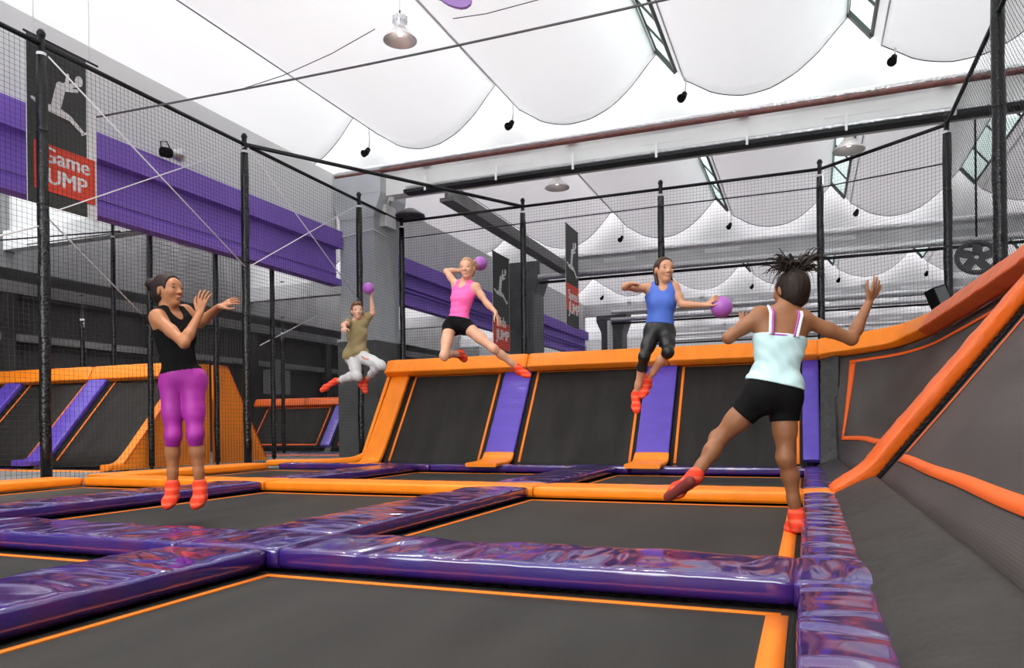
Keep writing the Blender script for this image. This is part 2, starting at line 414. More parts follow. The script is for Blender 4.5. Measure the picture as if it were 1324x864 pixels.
for b, (y0, y1) in enumerate(spans):
    for i, x0 in enumerate(SAIL_LOW):
        if b == 3 and x0 < -8: continue
        make_sail(x0, y0, y1, 'white hanging fabric sail, %s from the left in the %s' % (ORD[i], bayname[b]), 0.05)
# upright strips between the sails, with the skylights in them
ceil_o = struct('ceiling', MB().box((-20, 14.2, 9.0), (13, 45, 9.05)), 'roofsheet')  # unseen milky sheet added over the far bays only, dimming their sails
wn = 2
for b, (y0, y1) in enumerate(spans):
    for i, x0 in enumerate(SAIL_LOW):
        if b == 3 and x0 < -8: continue
        xa, za, xb, zb = x0 + 1.67, 6.22 + 1.08, x0 + PITCH - 0.98, 6.22 + 0.46
        P = lambda t, y: Vector((xa + (xb-xa)*t, y, za + (zb-za)*t))
        n = Vector((za-zb, 0, xb-xa)).normalized()
        ends = y0 if b else 3.9
        sky = x0 > -6.5 and b < 3
        t0 = 0.74 if sky else 0.0
        MB().prism([P(t0, y0), P(1, y0), P(1, y1), P(t0, y1)], n*0.02).build('ceiling_panel', 'gable', ceil_o)
        if not sky: continue
        wy1 = y1 - 0.05; wy0 = y0 + (5.2 if b == 0 else 0.6)
        if t0: MB().prism([P(0, y0), P(t0, y0), P(t0, wy0), P(0, wy0)], n*0.02).build('ceiling_panel', 'gable', ceil_o)
        wo = empty('window_%d' % wn, P(0.3, (wy0+wy1)/2), kind='structure'); wn += 1
        fr = MB()
        fr.prism([P(-0.06, wy0), P(0.05, wy0), P(0.05, wy1), P(-0.06, wy1)], n*-0.10)
        fr.prism([P(0.72, wy0), P(0.77, wy0), P(0.77, wy1), P(0.72, wy1)], n*-0.05)
        fr.prism([P(0, wy1-0.10), P(0.77, wy1-0.10), P(0.77, wy1), P(0, wy1)], n*-0.07)
        fr.prism([P(0, wy0), P(0.77, wy0), P(0.77, wy0+0.1), P(0, wy0+0.1)], n*-0.07)
        fr.build('window_frame', 'frame', wo)
        K = 5
        for k in range(K):
            ya = wy0 + 0.1 + (wy1-wy0-0.2)*k/K; yb = wy0 + 0.1 + (wy1-wy0-0.2)*(k+1)/K
            MB().prism([P(0.05, ya), P(0.72, ya), P(0.72, yb), P(0.05, yb)], n*0.008).build('pane', 'pane', wo)
            if k: MB().prism([P(0.05, ya-.025), P(0.72, ya-.025), P(0.72, ya+.025), P(0.05, ya+.025)], n*-0.03).build('glazing_bar', 'frame', wo)
# white gable sheets and boxed beams across the hall
for b, yb in enumerate(BAYS):
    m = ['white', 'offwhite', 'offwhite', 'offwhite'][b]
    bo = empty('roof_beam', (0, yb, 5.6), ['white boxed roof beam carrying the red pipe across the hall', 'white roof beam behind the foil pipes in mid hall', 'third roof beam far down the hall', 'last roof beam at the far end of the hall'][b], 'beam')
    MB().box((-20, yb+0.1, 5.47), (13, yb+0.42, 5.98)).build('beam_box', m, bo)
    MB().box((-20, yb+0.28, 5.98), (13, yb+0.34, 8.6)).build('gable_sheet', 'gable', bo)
    for k, xs in enumerate(SAIL_LOW):
        MB().box((xs-0.09, yb+0.02, 5.98), (xs+0.09, yb+0.2, 6.18)).build('sail_bracket', 'white', bo)
        if xs > -9: MB().box((xs+1.3, yb+0.09, 5.72), (xs+2.3, yb+0.10, 5.84)).build('beam_plate', 'white', bo)
def run(name, label, cat, pts, r, m, n=10): 
    return tag(MB().tube(pts, r, n).build(name, m), label, cat)
run('sprinkler_pipe', 'red-brown pipe running along the top of the white roof beam', 'pipe', [(-9.3, 13.5, 5.93), (12.8, 13.5, 5.93)], 0.045, 'rust')
run('foil_pipe', 'silver foil-wrapped pipe lying on top of the red pipe', 'pipe', [(-9.3, 13.56, 6.03), (12.8, 13.56, 6.03)], 0.06, 'foil')
lb_ = empty('purlin', (-7.1, 15, 5.4), 'grey-brown beam running back under the second roof bay', 'beam')
MB().box((-7.28, 14.4, 5.42), (-6.95, 22.9, 5.50)).build('lower_flange', 'midwall', lb_)
MB().box((-7.16, 14.4, 5.50), (-7.08, 22.9, 5.80)).build('web', 'midwall', lb_)
ct = empty('cable_tray', (0, 13.5, 5.4), 'long black cable tray hung below the white roof beam', 'cable tray')
MB().box((-7.6, 13.40, 5.38), (12.8, 13.44, 5.44)).box((-7.6, 13.62, 5.38), (12.8, 13.66, 5.44)).box((-7.6, 13.44, 5.38), (12.8, 13.62, 5.395)).build('tray', 'bar', ct)
MB().tube([(-7.6, 13.53, 5.50), (12.8, 13.53, 5.50)], 0.05, 8).build('cable_bundle', 'foil', ct)
for k in range(13):
    x = -7.1 + k*1.55
    MB().box((x-.02, 13.38, 5.36), (x+.02, 13.40, 5.66)).build('hanger', 'white', ct)
for j, (yb, z1, z2) in enumerate([(22.9, 5.93, 5.36), (32.5, 5.55, 5.2), (41.9, 5.5, 5.2)]):
    w = ['second', 'third', 'fourth'][j]
    run('foil_pipe', 'upper foil-wrapped pipe on the %s roof beam from the front' % w, 'pipe', [(-8, yb, z1), (12.8, yb, z1)], 0.10, 'foil')
    run('foil_pipe', 'lower foil-wrapped pipe on the %s roof beam from the front' % w, 'pipe', [(-8, yb-.1, z2), (12.8, yb-.1, z2)], 0.10, 'foil')
    run('sprinkler_pipe', 'thin dark pipe under the foil pipes of the %s roof beam' % w, 'pipe', [(-8, yb-.05, z2-0.16), (12.8, yb-.05, z2-0.16)], 0.045, 'bar')

# purple girders between the columns, with the white wall strip above
GX = -9.15
def girder(y0, y1, label):
    g = empty('girder', (GX, y0, 3.6), label, 'girder')
    MB().box((GX-0.14, y0, 3.72), (GX-0.10, y1, 4.62)).build('web', 'girder', g)
    MB().box((GX-0.30, y0, 4.38), (GX+0.06, y1, 4.74)).build('top_flange', 'girder', g)
    MB().box((GX-0.22, y0, 3.60), (GX+0.02, y1, 3.74)).build('bottom_flange', 'girder', g)
    MB().box((GX-0.10, y0, 3.86), (GX-0.075, y1, 3.875)).build('edge_strip', 'girder_edge', g)
    if y0 > 14:
        for z in (3.95, 4.05): MB().box((GX-0.10, y0, z), (GX-0.02, y1, z+0.03)).build('rib', 'girder', g)
girder(-6.4, 13.42, 'big purple roof girder on the left, nearest of the three')
girder(14.7, 22.9, 'purple girder beyond the grey column, behind the pink-top girl')
girder(24.1, 32.6, 'farthest purple girder between the two dark columns')
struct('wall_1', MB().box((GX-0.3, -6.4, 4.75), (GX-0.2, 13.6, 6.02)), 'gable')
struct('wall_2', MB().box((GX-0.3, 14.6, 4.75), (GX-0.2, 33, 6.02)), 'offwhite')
# grey columns
def column(x0, x1, y0, y1, label, mt, mb_, zt=5.5, split=2.45):
    c = empty('column', ((x0+x1)/2, (y0+y1)/2, -0.02), label, 'column')
    MB().box((x0, y0, split), (x1, y1, zt)).build('shaft', mt, c)
    MB().box((x0-0.05, y0-0.05, -0.02), (x1+0.05, y1+0.05, split)).build('base_padding', mb_, c)
    MB().prism([(x0-0.22, y0-.02, zt), (x1+0.18, y0-.02, zt), (x1, y0-.02, zt-0.5), (x0, y0-.02, zt-0.5)], (0, y1-y0+.04, 0)).build('haunch', mt, c)
    MB().box((x0-0.22, y0-.03, zt), (x1+0.18, y1+.03, zt+0.5)).build('capital', mt, c)
    MB().box((x0-.06, y0-.06, split-.03), (x1+.06, y1+.06, split+.02)).build('band', 'column', c)
    return c
column(-9.2, -8.36, 13.5, 14.5, 'big grey steel column with dark padded foot behind the boy', 'column', 'column_dark')
column(-9.15, -8.25, 23.0, 24.0, 'dark grey column in mid hall behind the pink-top girl', 'column_dark', 'column_dark', 5.45)
column(-8.55, -7.6, 32.8, 33.8, 'farthest dark column with a pale pipe on its face', 'column_dark', 'column_dark', 5.2)
run('downpipe', 'pale downpipe fixed to the farthest dark column', 'pipe', [(-8.1, 32.6, 0), (-8.1, 32.6, 5.2)], 0.12, 'offwhite')
# junction box and fitting on the column's right face
jb = empty('junction_box', (-8.25, 14.0, 4.95), 'light grey junction box mounted on the big grey column', 'box')
MB().box((-8.36, 13.72, 4.85), (-8.2, 14.12, 5.3)).build('box_body', 'offwhite', jb)
MB().tube([(-8.28, 13.9, 5.3), (-8.18, 13.85, 5.45), (-8.1, 13.8, 5.42)], 0.05, 8).build('cable_gland', 'white', jb)
tag(MB().lathe((-7.95, 14.3, 5.16), [(0.0, .16), (0.1, .16), (0.32, 0.03), (0.33, 0), (0.3, 0.0), (0.0, 0.06)]).build('ceiling_speaker', 'column_dark'), 'dark round disc-shaped fitting beside the grey column', 'speaker')

# mezzanine and dark background of the neighbouring hall
mz = empty('mezzanine', (-16, 10, 1.2), 'dark mezzanine gallery with pale edge rails along the far left', 'mezzanine')
MB().box((-19.9, -4, 3.35), (-15.0, 44, 3.42)).build('gallery_floor', 'darkwall', mz)
MB().box((-15.02, -4, 3.42), (-14.95, 44, 3.66)).build('edge_beam', 'midwall', mz)
MB().box((-15.2, -4, 2.55), (-15.1, 44, 3.35)).build('fascia', 'darkwall', mz)
MB().box((-15.12, -4, 2.45), (-14.98, 44, 2.6)).build('lower_rail', 'midwall', mz)
MB().box((-15.3, -4, -0.02), (-15.2, 44, 2.45)).build('back_wall', 'darkwall', mz)
MB().box((-15.6, -4, 3.66), (-15.5, 44, 4.02)).build('parapet', 'darkwall', mz)
for k in range(8): MB().box((-15.1, 3+k*3.6, -0.02), (-14.9, 3.25+k*3.6, 3.4)).build('post', 'darkwall', mz)
tag(MB().box((-14.6, 17.5, 1.6), (-14.2, 18.2, 2.3)).box((-14.5,17.7,2.3),(-14.3,18.0,2.6)).build('wall_heater', 'midwall'), 'grey boxy heater in the dark far left bay', 'heater')

# ------------------------------------------------------------------ flat trampolines
COLX = [(-2.12, -0.10), (-4.84, -2.82), (-7.28, -5.50)]
ROWY = [(-0.30, 2.56), (3.16, 5.82), (6.40, 8.85)]
cname = ['right-hand', 'middle', 'left-hand']; rname = ['nearest', 'second', 'far']
def trampoline(x0, x1, y0, y1, label, near):
    t = empty('trampoline', ((x0+x1)/2, (y0+y1)/2, -0.05), label, 'trampoline', 'flat trampolines of the court')
    e = 0.10
    X0, X1, Y0, Y1 = x0-e, x1+e, y0-e, y1+e
    def z(u, v): return -0.012*math.sin(math.pi*u)*math.sin(math.pi*v) - 0.004
    def fn(u, v): return (X0 + (X1-X0)*u, Y0 + (Y1-Y0)*v, z(u, v))
    o = slab(fn, 16, 16, 0.006).build('bed', 'bed', t)
    w = 0.030
    def stripe(a, b):
        ua, va = (a[0]-X0)/(X1-X0), (a[1]-Y0)/(Y1-Y0); ub, vb = (b[0]-X0)/(X1-X0), (b[1]-Y0)/(Y1-Y0)
        def g(u, v):
            p = fn(ua+(ub-ua)*u, va+(vb-va)*v); return (p[0], p[1], p[2]+0.004)
        nu, nv = (12, 1) if (b[0]-a[0]) > (b[1]-a[1]) else (1, 12)
        slab(g, nu, nv, 0.006).build('border_stripe', 'stripe', t)
    stripe((x0-w/2, y1-w/2), (x1+w/2, y1+w/2)); stripe((x0-w/2, y0-w/2), (x1+w/2, y0+w/2))
    stripe((x0-w/2, y0+w/2), (x0+w/2, y1-w/2))
    stripe((x1-w, y0+w/2), (x1+w*1.3, y1-w/2)) if near else stripe((x1-w/2, y0+w/2), (x1+w/2, y1-w/2))
    f = MB(); g = 0.17
    for a, b in (((x0-g-.05, y0-g-.05, -.1), (x1+g+.05, y0-g, -.01)), ((x0-g-.05, y1+g, -.1), (x1+g+.05, y1+g+.05, -.01)), ((x0-g-.05, y0-g, -.1), (x0-g, y1+g, -.01)), ((x1+g, y0-g, -.1), (x1+g+.05, y1+g, -.01))): f.box(a, b)
    f.build('frame', 'black', t)
    s = MB()
    n = int((X1-X0)/0.075)
    for k in range(n):
        x = X0 + (k+.5)*(X1-X0)/n
        s.box((x-.008, Y1-.01, -.022), (x+.008, y1+g, -.008)); s.box((x-.008, y0-g, -.022), (x+.008, Y0+.01, -.008))
    n = int((Y1-Y0)/0.075)
    for k in range(n):
        y = Y0 + (k+.5)*(Y1-Y0)/n
        s.box((X1-.01, y-.008, -.022), (x1+g, y+.008, -.008)); s.box((x0-g, y-.008, -.022), (X0+.01, y+.008, -.008))
    tag(s.build('springs', 'black', t), kind='stuff')
    return t
for r, (y0, y1) in enumerate(ROWY):
    for c, (x0, x1) in enumerate(COLX):
        trampoline(x0, x1, y0, y1, 'dark mesh trampoline with orange border, %s row, %s column' % (rname[r], cname[c]), c == 0)

# ------------------------------------------------------------------ court padding
Xd, Yd = Vector((1, 0, 0)), Vector((0, 1, 0))
PT, PB = 0.088, 0.012
def cross_pad(name, label, x0, x1, y, m, w=0.46, **kw): return pad(name, label, [(x0, y, PB), (x1, y, PB)], -Yd, w, PT, m, **kw)
def long_pad(name, label, x, y0, y1, m, w=0.50, z=PB, **kw): return pad(name, label, [(x, y0, z), (x, y1, z)], Xd, w, PT, m, **kw)
# near purple row
yA, yB, yC = 2.86, 6.10, 9.12
cross_pad('purple_pad', 'glossy purple pad across the front, nearest pad with a dark gap beneath', -2.14, -0.04, yA, 'purple', wr=0.010)
cross_pad('purple_pad', 'short purple corner pad against the charcoal right bank', -0.045, 0.235, yA, 'purple', w=0.50, wr=0.010)
cross_pad('purple_pad', 'purple pad before the purple-leggings girl, at the left frame edge', -4.90, -2.70, yA, 'purple', wr=0.009)
cross_pad('purple_pad', 'purple crossing pad joining the front pads left of centre', -2.715, -2.125, yA, 'purple', w=0.48, wr=0.012)
cross_pad('purple_pad', 'purple pad continuing past the left frame edge in the front row', -7.4, -4.92, yA, 'purple', wr=0.008)
# orange row
cross_pad('orange_pad', 'orange pad across the court behind the kicking girl', -2.13, -0.03, yB, 'orange', wr=0.005)
cross_pad('orange_pad', 'short orange pad at the foot of the orange rail', -0.035, 0.22, yB, 'orange', w=0.42, wr=0.007)
cross_pad('orange_pad', 'orange pad across the middle of the court', -4.9, -2.14, yB, 'orange', wr=0.004)
cross_pad('orange_pad', 'orange pad behind the legs of the purple-leggings girl', -7.34, -4.92, yB, 'orange', wr=0.004)
# rear purple row
cross_pad('purple_pad', 'rear purple pad below the right-hand wall trampoline', -2.0, 0.0, yC, 'purple', w=0.36, wr=0.004)
cross_pad('purple_pad', 'rear purple pad below the middle wall trampoline', -4.72, -2.01, yC, 'purple', w=0.36, wr=0.004)
cross_pad('purple_pad', 'rear purple pad left of the wall trampolines', -7.2, -4.73, yC, 'purple', w=0.36, wr=0.004)
# pads along the court
long_pad('purple_pad', 'nearest lengthwise purple pad in the lower left corner', -2.42, -0.4, 2.60, 'purple_long', wr=0.010)
long_pad('purple_pad', 'lengthwise purple pad in the centre reaching the orange pad', -2.42, 3.10, 5.86, 'purple_long', wr=0.008)
long_pad('purple_pad', 'lengthwise purple pad between orange pad and rear pad, under the blue-top girl', -2.42, 6.34, 8.93, 'purple_long', wr=0.006)
long_pad('purple_pad', 'lengthwise purple pad behind the feet of the purple-leggings girl', -5.17, 3.10, 5.86, 'purple_long', wr=0.007)
long_pad('purple_pad', 'lengthwise purple pad below the pink-top girl at the back', -5.12, 6.34, 8.93, 'purple_long', wr=0.006)
long_pad('purple_pad', 'lengthwise purple pad outside the left edge, front row', -5.17, -0.4, 2.6, 'purple_long', wr=0.006)
long_pad('orange_pad', 'orange edge pad at the foot of the nearest net post', -7.60, 3.1, 5.88, 'orange', w=0.5, wr=0.004)
long_pad('orange_pad', 'orange edge pad along the net behind the purple-leggings girl', -7.60, 6.32, 8.90, 'orange', w=0.5, wr=0.004)
tag(pad_mesh([(-7.75, 9.50, 0.03), (-6.7, 9.50, 0.05), (-6.2, 9.50, 0.09), (-6.0, 9.52, 0.16)], -Yd, 0.36, PT, seed=9, wr=0.004).build('orange_pad', 'orange'), 'orange edge pad curving to the foot of the rear wall', 'pad')
long_pad('purple_pad', 'shiny purple side pad in the bottom right corner', 0.080, 0.2, 2.62, 'purple_long', w=0.22, wr=0.010)
long_pad('purple_pad', 'purple side pad beside the kicking girl', 0.080, 3.10, 5.88, 'purple_long', w=0.22, wr=0.009)
long_pad('purple_pad', 'purple side pad in the far right corner', 0.08, 6.30, 9.35, 'purple_long', w=0.22, wr=0.006)

# ------------------------------------------------------------------ rear wall of slanted trampolines
BY0, BZ0, BY1, BZ1 = 9.36, 0.13, 10.24, 1.44
def bw(x, t, off=0.0):
    ny, nz = -(BZ1-BZ0), (BY1-BY0); L = math.hypot(ny, nz)
    return Vector((x, BY0 + (BY1-BY0)*t + off*ny/L, BZ0 + (BZ1-BZ0)*t + off*nz/L))
def wall_tramp(x0, x1, label):
    w = empty('wall_trampoline', ((x0+x1)/2, 9.6, 0.0), label, 'trampoline', 'slanted trampolines of the rear wall')
    a, b = x0-0.10, x1+0.10
    def fn(u, v): return bw(a + (b-a)*u, -0.06 + 1.08*v, -0.02 - 0.015*math.sin(math.pi*u)*math.sin(math.pi*v))
    slab(fn, 12, 12, 0.006).build('bed', 'wallbed', w)
    st = 0.034
    for (xa, xb, ta, tb) in ((x0-st/2, x0+st/2, 0.0, 0.955), (x1-st/2, x1+st/2, 0.0, 0.955), (x0-st/2, x1+st/2, 0.955, 0.98)):
        slab(lambda u, v: bw(xa+(xb-xa)*u, ta+(tb-ta)*v, -0.012), 4, 6, 0.005).build('border_stripe', 'stripe', w)
    MB().prism([bw(a-.08, -0.1, -.06), bw(b+.08, -0.1, -.06), bw(b+.08, 1.05, -.06), bw(a-.08, 1.05, -.06)], (0, 0.05, -0.02)).build('frame', 'black', w)
    return w
wall_tramp(-5.60, -4.20, 'slanted rear trampoline below the pink-top girl')
wall_tramp(-3.60, -2.10, 'slanted rear trampoline left of the blue-top girl')
wall_tramp(-1.53, -0.10, 'slanted rear trampoline behind the kicking girl')
def bpath(x, ts, off=0.0): return [bw(x, t, off) for t in ts]
for x, w, lb in ((-3.90, 0.42, 'purple divider pad under the pink-top girl\'s foot'), (-1.82, 0.42, 'purple divider pad behind the blue-top girl\'s legs'), (0.045, 0.19, 'narrow purple divider pad in the right rear corner')):
    pad('divider_pad', lb, bpath(x, [0.02, 0.5, 1.0], -0.03), Xd, w, 0.06, 'purple_wall', wr=0.006, fl=9, fa=1.5, skew=0.1)
for x, lb in ((-3.90, 'orange tongue pad at the foot of the left purple divider'), (-1.82, 'orange tongue pad at the foot of the right purple divider')):
    pad('orange_pad', lb, [(x, 8.78, 0.085), (x, 9.18, 0.095), (x, 9.34, 0.13), bw(x, 0.075, -0.01)], Xd, 0.44, 0.05, 'orange', wr=0.003)
# orange end pad of the wall and its top pads
pad('orange_pad', 'orange end pad sloping up the left edge of the rear wall', [(-5.88, 8.95, 0.03), (-5.88, 9.28, 0.05), bw(-5.86, 0.08, -0.03), bw(-5.86, 0.5, -0.04), bw(-5.86, 1.06, -0.04)], Xd, 0.30, 0.08, 'orange', wr=0.005)
ek = empty('wall_cheek', (-6.06, 9.8, 0.0), 'orange stitched side cheek closing the left end of the rear wall', 'padding')
MB().prism([(-6.08, 9.28, 0.02), (-6.08, 10.22, 1.50), (-6.08, 10.45, 1.50), (-6.08, 10.45, 0.02)], (0.05, 0, 0)).build('cheek_panel', 'orange', ek)
MB().tube([(-6.085, 9.40, 0.1), (-6.085, 10.25, 1.46)], 0.012, 6).build('seam', 'stripe_red', ek)
def top_pad(x0, x1, lb):
    pad('top_pad', lb, [(x0, 10.24, 1.47), (x1, 10.24, 1.47)], Vector((0, -0.62, -1.0)), 0.235, 0.16, 'orange', wr=0.004, crown=0.006)
top_pad(-6.08, -3.74, 'orange top pad of the rear wall below the pink-top girl')
top_pad(-3.73, -1.72, 'orange top pad of the rear wall left of the blue-top girl')
top_pad(-1.71, 0.16, 'orange top pad of the rear wall behind the kicking girl')
bs = MB().prism([(-6.0, 9.6, -0.02), (-6.0, 10.30, 1.42), (-6.0, 10.5, 1.42), (-6.0, 10.5, -0.02)], (6.3, 0, 0))
tag(bs.build('wall_support', 'black'), 'black support wedge behind the slanted rear wall', 'support')

# ------------------------------------------------------------------ right-hand bank
def prof(t): return (0.44 + 1.18*t, 0.18 + 1.52*t)
TOPC = [(0.30, 9.98, 1.42), (0.75, 9.95, 1.47), (1.12, 9.80, 1.52), (1.34, 9.30, 1.57), (1.45, 8.4, 1.62), (1.56, 7.2, 1.67), (1.62, 6.1, 1.70)]
TC = resample(TOPC, 60)
def corner(s, t, off=0.0):
    B = Vector((0.32 + 0.14*s, 9.22 - 3.0*s, 0.20)); T = TC[min(60, int(round(s*60)))]
    k = s*60; i = min(59, int(k)); T = TC[i].lerp(TC[i+1], k-i)
    p = B.lerp(T, t)
    n = Vector((-0.79, -0.15-0.45*(1-s)**2, 0.6)).normalized()
    return p + n*(off - 0.10*math.sin(math.pi*t)*math.sin(math.pi*min(1, s*1.0)))
rb = empty('wall_trampoline', (0.9, 8, 0.2), 'curved corner trampoline of the right bank between rear wall and orange rail', 'trampoline')
slab(lambda u, v: corner(0.0 + u, -0.02 + 1.02*v, 0.0), 40, 20, 0.008, flip=False).build('bed', 'rightbed', rb)
def cstripe(s0, s1, t0, t1, nu, nv, wv=0.0): slab(lambda u, v: corner(s0+(s1-s0)*u, t0+(t1-t0)*v + wv*math.sin(u*9), 0.010), nu, nv, 0.005).build('border_stripe', 'stripe_red', rb)
cstripe(0.05, 0.94, 0.90, 0.925, 40, 1); cstripe(0.05, 0.94, 0.165, 0.20, 40, 1, 0.006); cstripe(0.05, 0.064, 0.2, 0.90, 1, 20)
rn = empty('wall_trampoline', (0.9, 3, 0.2), 'big slanted trampoline of the right bank nearest the camera', 'trampoline')
def near(u, t, off=0.0):
    x, z = prof(t); y = 5.95 - 7.2*u
    return Vector((x, y, z)) + Vector((-0.79, 0, 0.61))*(off - 0.03*math.sin(math.pi*t)*math.sin(math.pi*min(1, u*1.5)))
slab(lambda u, v: near(u, v), 40, 16, 0.008).build('bed', 'rightbed', rn)
slab(lambda u, v: near(0.05 + 0.93*u, 0.108 + 0.032*v + 0.0015*math.sin(u*26), 0.010), 60, 1, 0.005).build('border_stripe', 'stripe_red', rn)
slab(lambda u, v: near(0.05 + 0.004*u, 0.15 + 0.8*v, 0.010), 1, 20, 0.005).build('border_stripe', 'stripe_red', rn)
slab(lambda u, v: near(0.05 + 0.93*u, 0.93 + 0.02*v, 0.010), 40, 1, 0.005).build('border_stripe', 'stripe_red', rn)
# dark spring gap beside the rail
gp = MB(); gp2 = MB()
gp = slab(lambda u, v: near(0.002 + 0.028*u, 0.02 + 0.95*v, 0.012), 1, 20, 0.006); gp.build('spring_gap', 'black', rn)
for k in range(34):
    t = 0.05 + k*0.027
    a = near(0.006, t, 0.022); b = near(0.030, t+0.006, 0.018); gp2.tube([a, b], 0.004, 5)
tag(gp2.build('springs', 'bar', rn), kind='stuff')
# orange rail and top pads
rp = [(0.20, 6.08, 0.045), (0.33, 6.08, 0.13)] + [Vector((prof(t)[0], 6.08, prof(t)[1])) + Vector((-0.79, 0, 0.61))*0.015 for t in (0.03, 0.12, 0.3, 0.5, 0.7, 0.9, 1.02)]
pad('orange_rail', 'orange padded rail running up the right bank', rp, [Vector((0.25, -1, 0.0))]*2 + [Vector((0, -1, 0))]*7, 0.25, 0.10, 'orange_deep', wr=0.008, fl=8)
tp = [Vector(p) + Vector((0.0, 0.02, 0.06)) for p in [(0.16, 10.0, 1.40)] + TOPC] 
sd = [Vector((0.0, -0.6, -1.0)), Vector((0.0, -0.6, -1.0)), Vector((-0.1, -0.6, -1)), Vector((-0.45, -0.4, -1)), Vector((-0.65, -0.2, -1)), Vector((-.75, -0.05, -1)), Vector((-.78, 0, -1)), Vector((-.78, 0, -1))]
pad('top_pad', 'orange top pad bending round the rear right corner', tp[:5], sd[:5], 0.24, 0.15, 'orange', wr=0.006, crown=0.006)
pad('top_pad', 'orange top pad rising along the right bank', [tp[4], tp[5], tp[6], tp[7], (1.66, 4.0, 1.80), (1.68, 0.0, 1.82)], sd[4:8] + [Vector((-.78, 0, -1))]*2, 0.26, 0.16, 'orange_deep', wr=0.008, crown=0.006)
# charcoal pads at the foot of the bank
def bank_path(y0, y1): return [(0.335, y0, 0.055), (0.335, y1, 0.055)]
pad('bank_pad', 'wide charcoal base pad along the right bank, nearest', [(0.35, -0.6, 0.07), (0.35, 5.93, 0.07)], Vector((1, 0, 0.50)), 0.36, 0.10, 'charcoal', wr=0.006, fl=2.5, fa=3, rnd=0.045)
pad('bank_pad', 'charcoal base pad behind the orange rail in the rear right corner', [(0.30, 6.2, 0.045), (0.27, 9.0, 0.045), (0.25, 9.30, 0.10)], Vector((1, 0, 0.52)), 0.26, 0.10, 'charcoal', wr=0.006, fl=4)
pad('corner_pad', 'upright black padded strip in the rear right corner', [(0.255, 9.30, 0.10), (0.265, 9.62, 0.62), (0.285, 9.98, 1.40)], Vector((1, -0.35, 0)), 0.22, 0.07, 'blackvinyl', wr=0.012, fl=14, fa=6)
tag(MB().prism([(0.5, -1, -0.85), (2.2, -1, -0.85), (2.2, -1, 1.55), (1.62, -1, 1.55), (0.5, -1, 0.10)], (0, 10.4, 0)).build('bank_support', 'black'), 'black support structure under the right bank', 'support')
# ------------------------------------------------------------------ safety nets, posts and bars
NX, NYB, NZ = -8.22, 14.4, 5.10
def post(x, y, label, z0=-0.02, z1=5.12, r=0.062, group='black net posts'):
    p = empty('net_post', (x, y, z0), label, 'post', group)
    MB().tube([(x, y, z0), (x, y, z1+0.10)], r*0.62, 10).build('steel_tube', 'bar', p)
    zs = np.linspace(z0+0.05, z1-0.16, 14)
    MB().tube([(x + 0.004*math.sin(k*2.1), y + 0.004*math.cos(k*1.7), z) for k, z in enumerate(zs)], [r*(1+0.05*math.sin(k*3.3)) for k in range(14)], 12).build('foam_sleeve', 'pole', p)
    MB().tube([(x, y, z1-0.17), (x, y, z1-0.12)], r*0.85, 10).build('clamp', 'rope', p)
    MB().lathe((x, y, z1+0.08), [(r*.75, 0), (r*.8, .03), (r*.45, .07), (0.0, .075)], 10).build('cap', 'bar', p)
    for k in range(5):
        z = z0 + 0.7 + k*0.85
        MB().tube([(x, y, z), (x, y, z+0.012)], r*1.08, 10).build('cable_tie', 'bar', p)
    return p
post(NX, 2.85, 'black padded net post outside the left frame edge')
post(NX, 6.10, 'thick black padded net post in front of the banner, nearest on the left')
post(NX, 9.47, 'black padded net post between the leggings girl and the boy')
post(NX, 12.72, 'black padded net post in front of the big grey column')
post(NX, NYB, 'black net post at the left rear corner of the net')
post(-5.38, NYB, 'black net post behind the pink-top girl\'s outstretched arm')
post(-2.56, NYB, 'black net post above the blue-top girl\'s head')
post(0.26, NYB, 'black net post right of the kicking girl\'s hair')
post(2.02, 13.0, 'black net post above the rear right corner of the bank')
post(2.02, 9.74, 'thick black net post at the right frame edge', z1=5.6, r=0.07)
post(2.02, 6.4, 'black net post outside the right frame edge', z1=5.6)
def bar(a, b, label, r=0.030):
    return tag(MB().tube([a, b], r, 8).build('top_bar', 'bar'), label, 'bar')
bar((NX, 1.5, NZ), (NX, 6.1, NZ), 'black top bar of the left net before the banner post')
bar((NX, 6.1, NZ), (NX, 9.47, NZ), 'black top bar of the left net behind the banner post')
bar((NX, 9.47, NZ), (NX, NYB, NZ), 'black top bar of the left net passing the grey column')
bar((NX, 9.47, NZ), (-5.38, NYB, NZ), 'black diagonal brace bar across the left rear corner', 0.034)
bar((NX, NYB, NZ), (-5.38, NYB, NZ), 'black rear top bar above the pink-top girl')
bar((-5.38, NYB, NZ), (-2.56, NYB, NZ), 'black rear top bar in the middle of the rear net')
bar((-2.56, NYB, NZ), (0.26, NYB, NZ), 'black rear top bar above the kicking girl')
bar((0.26, NYB, NZ), (2.02, 13.0, NZ), 'black top bar cutting the rear right corner')
bar((2.02, 13.0, NZ), (2.02, 6.4, NZ+0.05), 'black top bar climbing along the right net')
